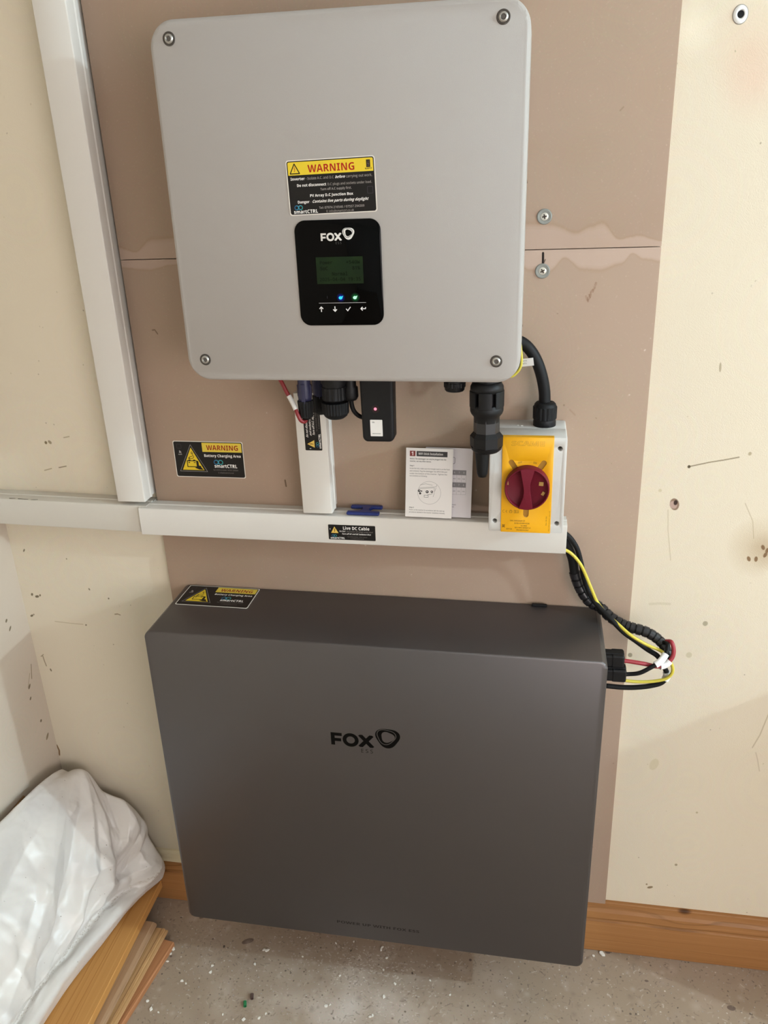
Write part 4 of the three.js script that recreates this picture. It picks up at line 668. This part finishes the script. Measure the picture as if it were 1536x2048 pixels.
{
  const t = thing('black_lead', 'black battery lead curling from the lower plug into the spiral wrap', 'cable');
  const pts = [[0.350, 0.7295, 0.122], [0.360, 0.7300, 0.121], [0.375, 0.7345, 0.123], [0.392, 0.7455, 0.122], [0.406, 0.7535, 0.116], [0.4135, 0.7575, 0.106], [0.4185, 0.7655, 0.099], [0.4195, 0.7705, 0.090], [0.4150, 0.7665, 0.078]];
  mesh('lead', tube(pts, 0.0034, 140), rubber, t); mesh('marker_sleeve', sleeve(curve(pts), 0.43, 0.67, 0.0054), mat(lin(0.82, 0.81, 0.8), 0.5), t);
}

// ------------------------------------------------------------------ timber, plastic sheet and offcut in the left corner
function plank(name, label, w, h, L, tex, m4, profile) {
  const s = new THREE.Shape(); (profile ?? [[-w / 2 + 0.0012, 0], [w / 2 - 0.0012, 0], [w / 2, 0.0012], [w / 2, h - 0.0012], [w / 2 - 0.0012, h], [-w / 2 + 0.0012, h], [-w / 2, h - 0.0012], [-w / 2, 0.0012]]).forEach((p, i) => (i ? s.lineTo(...p) : s.moveTo(...p)));
  const g = new THREE.ExtrudeGeometry(s, { depth: L, bevelEnabled: false });
  planarUV(g, (x, y) => (x + y * 0.8) / 0.14 + 0.5, (x, y, z) => z / 0.95);
  const m = mesh(name, g, woodMat(tex, 0.55)); m.position.set(...m4[0]); m.rotation.y = m4[1]; return tag(m, label, 'plank');
}
const w2 = 0.0475;
plank('cladding_board', 'reddish pine cladding board at the bottom of the stack, showing at the right', 0.095, 0.012, 0.9, pineRed, [[-0.5560, 0.0002, 0.128], -0.13], [[-w2, 0], [w2, 0], [w2, 0.0105], [w2 - 0.0015, 0.012], [-w2, 0.012]]);
plank('cladding_board', 'pale pine cladding board with a raised tongue, middle of the stack', 0.095, 0.012, 0.9, pinePale, [[-0.5765, 0.0124, 0.1135], -0.05], [[-w2, 0], [w2 - 0.004, 0], [w2 - 0.004, 0.004], [w2, 0.005], [w2, 0.009], [w2 - 0.006, 0.0098], [w2 - 0.0075, 0.0135], [w2 - 0.0105, 0.0135], [w2 - 0.012, 0.0118], [w2 - 0.032, 0.0112], [-w2, 0.0112]]);
plank('cladding_board', 'greyish knotty cladding board on top of the stack beside the wide board', 0.095, 0.012, 0.9, pineGrey, [[-0.6020, 0.0248, 0.112], -0.005], [[-w2, 0], [w2 - 0.004, 0], [w2, 0.003], [w2 - 0.001, 0.008], [w2 - 0.008, 0.0115], [-w2, 0.0118]]);
plank('wide_board', 'wide orange pine board lying beside the white plastic sheet', 0.145, 0.02, 0.95, pineOrange, [[-0.6530, 0.0370, 0.0245], 0.022]);
{
  const g = rbox(0.004, 0.366, 0.62, 0.0015, 0, 0.183, 0.31); const m = mesh('hardboard_offcut', g, mat('#7d5c38', 0.75)); m.position.set(-0.7766, 0.0005, 0.132); tag(m, 'brown board edge showing between the left wall and the sheet', 'board');
}
{ // sheet draped over the heap: sections from the back wall forward, each an outline in x, y
  const S = [
    [0.0235, [[-0.7722, 0.19], [-0.7595, 0.318], [-0.735, 0.335], [-0.704, 0.334], [-0.677, 0.292], [-0.634, 0.266], [-0.596, 0.222], [-0.589, 0.178], [-0.569, 0.114], [-0.580, 0.078], [-0.61, 0.0595], [-0.68, 0.0585]]],
    [0.038, [[-0.7722, 0.2], [-0.7565, 0.345], [-0.738, 0.352], [-0.703, 0.352], [-0.6755, 0.309], [-0.629, 0.284], [-0.5885, 0.235], [-0.5825, 0.188], [-0.5600, 0.117], [-0.5705, 0.076], [-0.602, 0.059], [-0.68, 0.0585]]],
    [0.075, [[-0.7722, 0.2], [-0.7545, 0.362], [-0.735, 0.368], [-0.705, 0.345], [-0.675, 0.300], [-0.638, 0.262], [-0.606, 0.215], [-0.597, 0.168], [-0.583, 0.118], [-0.5855, 0.084], [-0.610, 0.059], [-0.68, 0.0585]]],
    [0.125, [[-0.7722, 0.2], [-0.7560, 0.370], [-0.738, 0.378], [-0.710, 0.346], [-0.683, 0.296], [-0.656, 0.247], [-0.637, 0.198], [-0.626, 0.152], [-0.617, 0.119], [-0.6025, 0.096], [-0.622, 0.059], [-0.69, 0.0585]]],
    [0.2, [[-0.7722, 0.2], [-0.7580, 0.376], [-0.741, 0.386], [-0.716, 0.348], [-0.695, 0.295], [-0.674, 0.240], [-0.660, 0.188], [-0.651, 0.147], [-0.642, 0.121], [-0.6180, 0.103], [-0.632, 0.059], [-0.70, 0.0585]]],
    [0.32, [[-0.7722, 0.2], [-0.7585, 0.386], [-0.742, 0.396], [-0.722, 0.352], [-0.704, 0.295], [-0.688, 0.238], [-0.677, 0.186], [-0.669, 0.148], [-0.661, 0.124], [-0.6400, 0.106], [-0.652, 0.059], [-0.71, 0.0585]]],
    [0.55, [[-0.7722, 0.2], [-0.7585, 0.390], [-0.742, 0.400], [-0.724, 0.356], [-0.708, 0.298], [-0.695, 0.24], [-0.687, 0.186], [-0.680, 0.149], [-0.673, 0.125], [-0.652, 0.106], [-0.664, 0.059], [-0.71, 0.0585]]],
    [0.75, [[-0.7722, 0.2], [-0.7585, 0.380], [-0.742, 0.388], [-0.726, 0.35], [-0.712, 0.292], [-0.70, 0.234], [-0.692, 0.18], [-0.686, 0.145], [-0.679, 0.122], [-0.662, 0.104], [-0.674, 0.059], [-0.72, 0.0585]]],
  ];
  const NU = 300, NV = 300, pos = [], uvs = [], idx = [];
  const cols = S[0][1].map((_, j) => new THREE.CatmullRomCurve3(S.map(([z, o]) => V(o[j][0], o[j][1], z)), false, 'catmullrom', 0.4));
  const zs = S.map((s) => s[0]);
  // creases of the stiff plastic: straight ridges (+) and valleys (-) between two points (z, s), sharp at the line
  const CR = [
    [0.030, 0.24, 0.070, 0.72, 0.010, 0.05], [0.034, 0.26, 0.125, 0.70, -0.008, 0.030], [0.034, 0.26, 0.185, 0.73, 0.014, 0.055], [0.034, 0.25, 0.27, 0.72, 0.016, 0.045], [0.08, 0.36, 0.235, 0.71, -0.011, 0.030], [0.05, 0.26, 0.37, 0.70, -0.010, 0.04], [0.06, 0.25, 0.50, 0.66, 0.012, 0.06], [0.10, 0.24, 0.62, 0.5, -0.008, 0.05],
    [0.026, 0.36, 0.085, 0.52, -0.010, 0.026], [0.026, 0.44, 0.10, 0.56, 0.010, 0.03], [0.030, 0.52, 0.13, 0.66, -0.008, 0.03], [0.028, 0.62, 0.12, 0.66, -0.011, 0.026], [0.05, 0.70, 0.14, 0.64, 0.008, 0.03], [0.03, 0.69, 0.09, 0.77, 0.009, 0.03], [0.11, 0.55, 0.19, 0.50, 0.008, 0.03], [0.13, 0.44, 0.15, 0.66, 0.007, 0.025], [0.20, 0.40, 0.33, 0.60, 0.009, 0.04], [0.22, 0.30, 0.42, 0.42, -0.007, 0.035], [0.30, 0.68, 0.52, 0.62, 0.009, 0.05], [0.34, 0.5, 0.52, 0.56, -0.008, 0.04],
  ];
  seed = 4242;
  for (let i = 0; i < 46; i++) { const z = rr(0.03, 0.5), q = rr(0.26, 0.7), a = rr(0.2, 1.5), l = rr(0.03, 0.1); CR.push([z, q, z + l * Math.cos(a), q + l * Math.sin(a) / 0.45, rr(0.0014, 0.0042) * (rnd() < 0.5 ? -1 : 1), rr(0.010, 0.022)]); }
  const KS = 0.46;
  const fold = (z, s) => {
    let h = 0;
    for (const [z1, s1, z2, s2, a, w] of CR) {
      const dx = z2 - z1, dy = (s2 - s1) * KS, L2 = dx * dx + dy * dy, px = z - z1, py = (s - s1) * KS, t = Math.min(1, Math.max(0, (px * dx + py * dy) / L2)), d = Math.hypot(px - t * dx, py - t * dy), ww = w * (0.35 + 0.65 * Math.sin(Math.PI * Math.min(1, t * 0.8 + 0.15)));
      if (d < ww) { const k = 1 - d / ww; h += 1.35 * a * Math.min(1, 0.25 + 2.4 * t) * Math.min(1, (1 - t) * 4 + 0.1) * (0.75 * k + 0.25 * k * k); }
    }
    h += 0.010 * fbm(z * 5 + 3.1, s * 3.2, 2.2, 2) + 0.0016 * fbm(z * 40, s * 30, 1, 2);
    h -= 0.008 * Math.exp(-(((s - 0.735 - 0.012 * Math.sin(z * 30) - 0.004 * Math.sin(z * 97)) / 0.018) ** 2)) * Math.min(1, Math.max(0, (z - 0.07) / 0.06));
    h += 0.009 * Math.exp(-(((s - 0.81) / 0.05) ** 2)) * Math.min(1, Math.max(0, (z - 0.07) / 0.06));
    const fade = Math.min(1, Math.max(0, (s - 0.06) / 0.1)) * Math.min(1, Math.max(0, (0.93 - s) / 0.1));
    return h * fade * Math.min(1, 0.35 + (z - 0.024) / 0.05);
  };
  const P = [];
  for (let i = 0; i <= NU; i++) {
    const u = (i / NU) ** 1.15, sec = cols.map((c) => c.getPoint(u)), pc = new THREE.CatmullRomCurve3(sec, false, 'catmullrom', 0.45);
    for (let j = 0; j <= NV; j++) {
      const s = j / NV, p = pc.getPoint(s), q = pc.getPoint(Math.min(1, s + 0.004)), q0 = pc.getPoint(Math.max(0, s - 0.004)), n = V(-(q.y - q0.y), q.x - q0.x, 0).normalize();
      const h = fold(p.z, s, p.y); P.push(V(Math.max(-0.7722, p.x + n.x * h), Math.max(0.058, p.y + n.y * h), p.z)); uvs.push(p.z * 3, s);
    }
  }
  for (const p of P) pos.push(p.x, p.y, p.z);
  for (let i = 0; i < NU; i++) for (let j = 0; j < NV; j++) { const a = i * (NV + 1) + j, b = a + NV + 1; idx.push(a, a + 1, b, b, a + 1, b + 1); }
  // closing back, front and underside
  for (const i of [0, NU]) { const c = pos.length / 3, z = P[i * (NV + 1)].z; pos.push(-0.69, 0.17, z); uvs.push(0, 0); for (let j = 0; j < NV; j++) { const a = i * (NV + 1) + j; i ? idx.push(c, a, a + 1) : idx.push(c, a + 1, a); } idx.push(...(i ? [c, i * (NV + 1) + NV, i * (NV + 1)] : [c, i * (NV + 1), i * (NV + 1) + NV])); }
  for (let i = 0; i < NU; i++) { const a = i * (NV + 1) + NV, b = i * (NV + 1), c = a + NV + 1, d = b + NV + 1; idx.push(a, b, c, c, b, d); }
  const g = new THREE.BufferGeometry(); g.setAttribute('position', new THREE.Float32BufferAttribute(pos, 3)); g.setAttribute('uv', new THREE.Float32BufferAttribute(uvs, 2)); g.setIndex(idx); g.computeVertexNormals();
  const dirt = canvasTex(1024, 1024, (x, w, h) => { x.fillStyle = '#dad4cd'; x.fillRect(0, 0, w, h); mottle(x, w, h, 60, ['#c5c0bc', '#cbc5c2', '#d6d4d0'], 40, 160, 0.3); speckle(x, w, h, 70, ['#5d5145', '#7d705f'], 0.8, 2.6, [0.4, 0.9]); for (let i = 0; i < 420; i++) { x.globalAlpha = rr(0.08, 0.4); x.fillStyle = ['#6b5a48', '#8d7a64', '#a3927c'][i % 3]; x.beginPath(); x.ellipse(rnd() * w, (1 - 0.735 - 0.02 * (rnd() + rnd() - 1)) * h, rr(1, 7), rr(0.8, 2.4), 0, 0, 7); x.fill(); } x.globalAlpha = 1; }, { repeat: true });
  const m = mesh('plastic_sheet', g, new THREE.MeshPhysicalMaterial({ map: dirt, roughness: 0.31, specularIntensity: 0.85, side: THREE.DoubleSide })); tag(m, 'crumpled white plastic sheet heaped over boards in the left corner', 'sheet');
}

// ------------------------------------------------------------------ debris on the floor
const chipMat = mat(lin(0.80, 0.77, 0.70), 0.7);
function chipGeo(s) { const sh = new THREE.Shape(), n = 6; for (let i = 0; i < n; i++) { const a = i / n * 6.283 + rr(-0.3, 0.3), r = s * rr(0.55, 1); i ? sh.lineTo(r * Math.cos(a) * 1.25, r * Math.sin(a) * 0.8) : sh.moveTo(r * Math.cos(a) * 1.25, r * Math.sin(a) * 0.8); } sh.closePath(); return new THREE.ExtrudeGeometry(sh, { depth: s * 0.35, bevelEnabled: true, bevelSize: s * 0.1, bevelThickness: s * 0.1, bevelSegments: 1 }).rotateX(-Math.PI / 2).translate(0, s * 0.1, 0); }
const CHIPS = [
  [-0.511, 0.260, 0.0037, 'large white plaster chip beside the cladding boards, first from the left', 'plaster chips beside the cladding boards'],
  [-0.497, 0.275, 0.0045, 'large white plaster chip beside the cladding boards, second from the left', 'plaster chips beside the cladding boards'],
  [-0.480, 0.279, 0.0023, 'tiny white plaster chip beside the cladding boards, third from the left', 'plaster chips beside the cladding boards'],
  [-0.509, 0.171, 0.0030, 'tiny white plaster chip beside the cladding boards, fourth from the left', 'plaster chips beside the cladding boards'],
  [-0.509, 0.153, 0.0030, 'tiny white plaster chip beside the cladding boards, fifth from the left', 'plaster chips beside the cladding boards'],
  [-0.509, 0.141, 0.0045, 'large white plaster chip beside the cladding boards, sixth from the left', 'plaster chips beside the cladding boards'],
  [0.351, 0.033, 0.0030, 'tiny white plaster chip by the skirting right of the battery cabinet, first from the left', 'plaster chips by the right skirting'],
  [0.369, 0.027, 0.0060, 'large white plaster chip by the skirting right of the battery cabinet, second from the left', 'plaster chips by the right skirting'],
  [-0.319, 0.116, 0.0030, 'tiny white plaster chip close under the battery cabinet, first from the left', 'plaster chips under the cabinet'],
  [-0.312, 0.117, 0.0045, 'large white plaster chip close under the battery cabinet, second from the left', 'plaster chips under the cabinet'],
  [-0.235, 0.120, 0.0023, 'tiny white plaster chip close under the battery cabinet, third from the left', 'plaster chips under the cabinet'],
  [-0.174, 0.079, 0.0023, 'tiny white plaster chip close under the battery cabinet, fourth from the left', 'plaster chips under the cabinet'],
  [-0.138, 0.070, 0.0023, 'tiny white plaster chip close under the battery cabinet, fifth from the left', 'plaster chips under the cabinet'],
  [-0.078, 0.081, 0.0030, 'tiny white plaster chip close under the battery cabinet, sixth from the left', 'plaster chips under the cabinet'],
  [-0.077, 0.075, 0.0030, 'tiny white plaster chip close under the battery cabinet, seventh from the left', 'plaster chips under the cabinet'],
  [-0.065, 0.126, 0.0023, 'tiny white plaster chip close under the battery cabinet, eighth from the left', 'plaster chips under the cabinet'],
  [-0.063, 0.098, 0.0030, 'tiny white plaster chip close under the battery cabinet, ninth from the left', 'plaster chips under the cabinet'],
  [0.031, 0.136, 0.0023, 'tiny white plaster chip close under the battery cabinet, tenth from the left', 'plaster chips under the cabinet'],
  [-0.461, 0.209, 0.0037, 'large white plaster chip on the open floor nearest the viewer, first from the left', 'plaster chips on the open floor'],
  [-0.451, 0.213, 0.0023, 'tiny white plaster chip on the open floor nearest the viewer, second from the left', 'plaster chips on the open floor'],
  [-0.411, 0.182, 0.0037, 'large white plaster chip on the open floor nearest the viewer, third from the left', 'plaster chips on the open floor'],
  [-0.413, 0.167, 0.0030, 'tiny white plaster chip on the open floor nearest the viewer, fourth from the left', 'plaster chips on the open floor'],
  [-0.354, 0.265, 0.0023, 'tiny white plaster chip on the open floor nearest the viewer, fifth from the left', 'plaster chips on the open floor'],
  [-0.311, 0.269, 0.0037, 'large white plaster chip on the open floor nearest the viewer, sixth from the left', 'plaster chips on the open floor'],
  [-0.327, 0.151, 0.0030, 'tiny white plaster chip on the open floor nearest the viewer, seventh from the left', 'plaster chips on the open floor'],
  [-0.282, 0.262, 0.0030, 'tiny white plaster chip on the open floor nearest the viewer, eighth from the left', 'plaster chips on the open floor'],
  [-0.272, 0.251, 0.0023, 'tiny white plaster chip on the open floor nearest the viewer, ninth from the left', 'plaster chips on the open floor'],
  [-0.161, 0.219, 0.0037, 'large white plaster chip on the open floor nearest the viewer, tenth from the left', 'plaster chips on the open floor'],
  [-0.154, 0.215, 0.0023, 'tiny white plaster chip on the open floor nearest the viewer, eleventh from the left', 'plaster chips on the open floor'],
  [-0.149, 0.151, 0.0023, 'tiny white plaster chip on the open floor nearest the viewer, twelfth from the left', 'plaster chips on the open floor'],
  [-0.073, 0.228, 0.0030, 'tiny white plaster chip on the open floor nearest the viewer, thirteenth from the left', 'plaster chips on the open floor'],
  [-0.068, 0.225, 0.0030, 'tiny white plaster chip on the open floor nearest the viewer, fourteenth from the left', 'plaster chips on the open floor'],
  [-0.054, 0.183, 0.0037, 'large white plaster chip on the open floor nearest the viewer, fifteenth from the left', 'plaster chips on the open floor'],
  [-0.037, 0.153, 0.0030, 'tiny white plaster chip on the open floor nearest the viewer, sixteenth from the left', 'plaster chips on the open floor'],
  [0.073, 0.161, 0.0023, 'tiny white plaster chip on the open floor nearest the viewer, seventeenth from the left', 'plaster chips on the open floor'],
];
for (const [x, z, s, label, group] of CHIPS) { const m = mesh('plaster_chip', chipGeo(s), chipMat); m.position.set(x, 0.0003, z); m.rotation.y = rnd() * 6; tag(m, label, 'debris', group); }
{
  const tub = (x, z, turn, m, label) => { const o = mesh('wire_offcut', merge([new THREE.CylinderGeometry(0.0032, 0.0032, 0.0105, 16, 1, true), new THREE.CylinderGeometry(0.0022, 0.0022, 0.0105, 16, 1, true), new THREE.RingGeometry(0.0022, 0.0032, 16).rotateX(-Math.PI / 2).translate(0, 0.00525, 0), new THREE.RingGeometry(0.0022, 0.0032, 16).rotateX(Math.PI / 2).translate(0, -0.00525, 0)]).rotateX(Math.PI / 2), m); o.position.set(x, 0.0033, z); o.rotation.y = turn; tag(o, label, 'offcut'); };
  tub(-0.3178, 0.2394, 0.35, mat(lin(0.02, 0.2, 0.07), 0.5, { side: THREE.DoubleSide }), 'short green sleeve of stripped wire insulation on the floor');
  tub(-0.3093, 0.2222, 0.3, mat(lin(0.09, 0.055, 0.045), 0.5, { side: THREE.DoubleSide }), 'short brown sleeve of stripped wire insulation on the floor');
  const grit = [], gd = new THREE.IcosahedronGeometry(0.0011, 0);
  for (let i = 0; i < 1500; i++) { const x = rr(-0.5, 0.7), z = 0.02 + 0.32 * rnd() ** 1.2; const s = 0.35 + 1.1 * rnd() ** 2; grit.push(gd.clone().scale(s * rr(0.7, 1.4), s * 0.6, s).rotateY(rnd() * 6).translate(x, 0.0006 * s, z)); }
  const gm = mesh('grit', mergeGeometries(grit), mat(lin(0.42, 0.36, 0.31), 0.85)); gm.userData.kind = 'stuff'; tag(gm, 'loose pale grit scattered over the concrete floor', 'grit');
}

// ------------------------------------------------------------------ the lamps of the room
{
  const t = thing('flood_panel', 'large white light panel on a floor stand behind the viewer', 'lamp', [FLOOD.x, FLOOD.y, FLOOD.z]);
  t.lookAt(...FLOOD.aim);
  mesh('frame', rbox(FLOOD.w + 0.05, FLOOD.h + 0.05, 0.034, 0.004, 0, 0, -0.016), mat(lin(0.8, 0.8, 0.8), 0.5), t);
  mesh('diffuser', box(FLOOD.w, FLOOD.h, 0.003, 0, 0, 0.003), new THREE.MeshPhysicalMaterial({ color: 0xffffff, emissive: FLOOD.color, emissiveIntensity: 1.2 }), t);
  const pole = mesh('stand', merge([new THREE.CylinderGeometry(0.02, 0.02, 1.18, 16).translate(0, -0.595, -0.06), new THREE.CylinderGeometry(0.22, 0.24, 0.03, 32).translate(0, -1.184, -0.06)]), zinc, t); pole.quaternion.copy(t.quaternion).invert();
  const p = thing('globe_lamp', 'round white globe lamp hanging at the right of the room', 'lamp', [GLOBE.x, GLOBE.y, GLOBE.z]);
  mesh('globe', new THREE.SphereGeometry(0.055, 40, 24), new THREE.MeshPhysicalMaterial({ color: 0xffffff, emissive: GLOBE.color, emissiveIntensity: 1.2, roughness: 0.4 }), p);
  mesh('cord', new THREE.CylinderGeometry(0.004, 0.004, 0.44, 10).translate(0, 0.275, 0), black, p);
}
scene.traverse((o) => { if (o.isMesh) { o.castShadow = true; o.receiveShadow = true; } });
renderer.render(scene, camera);
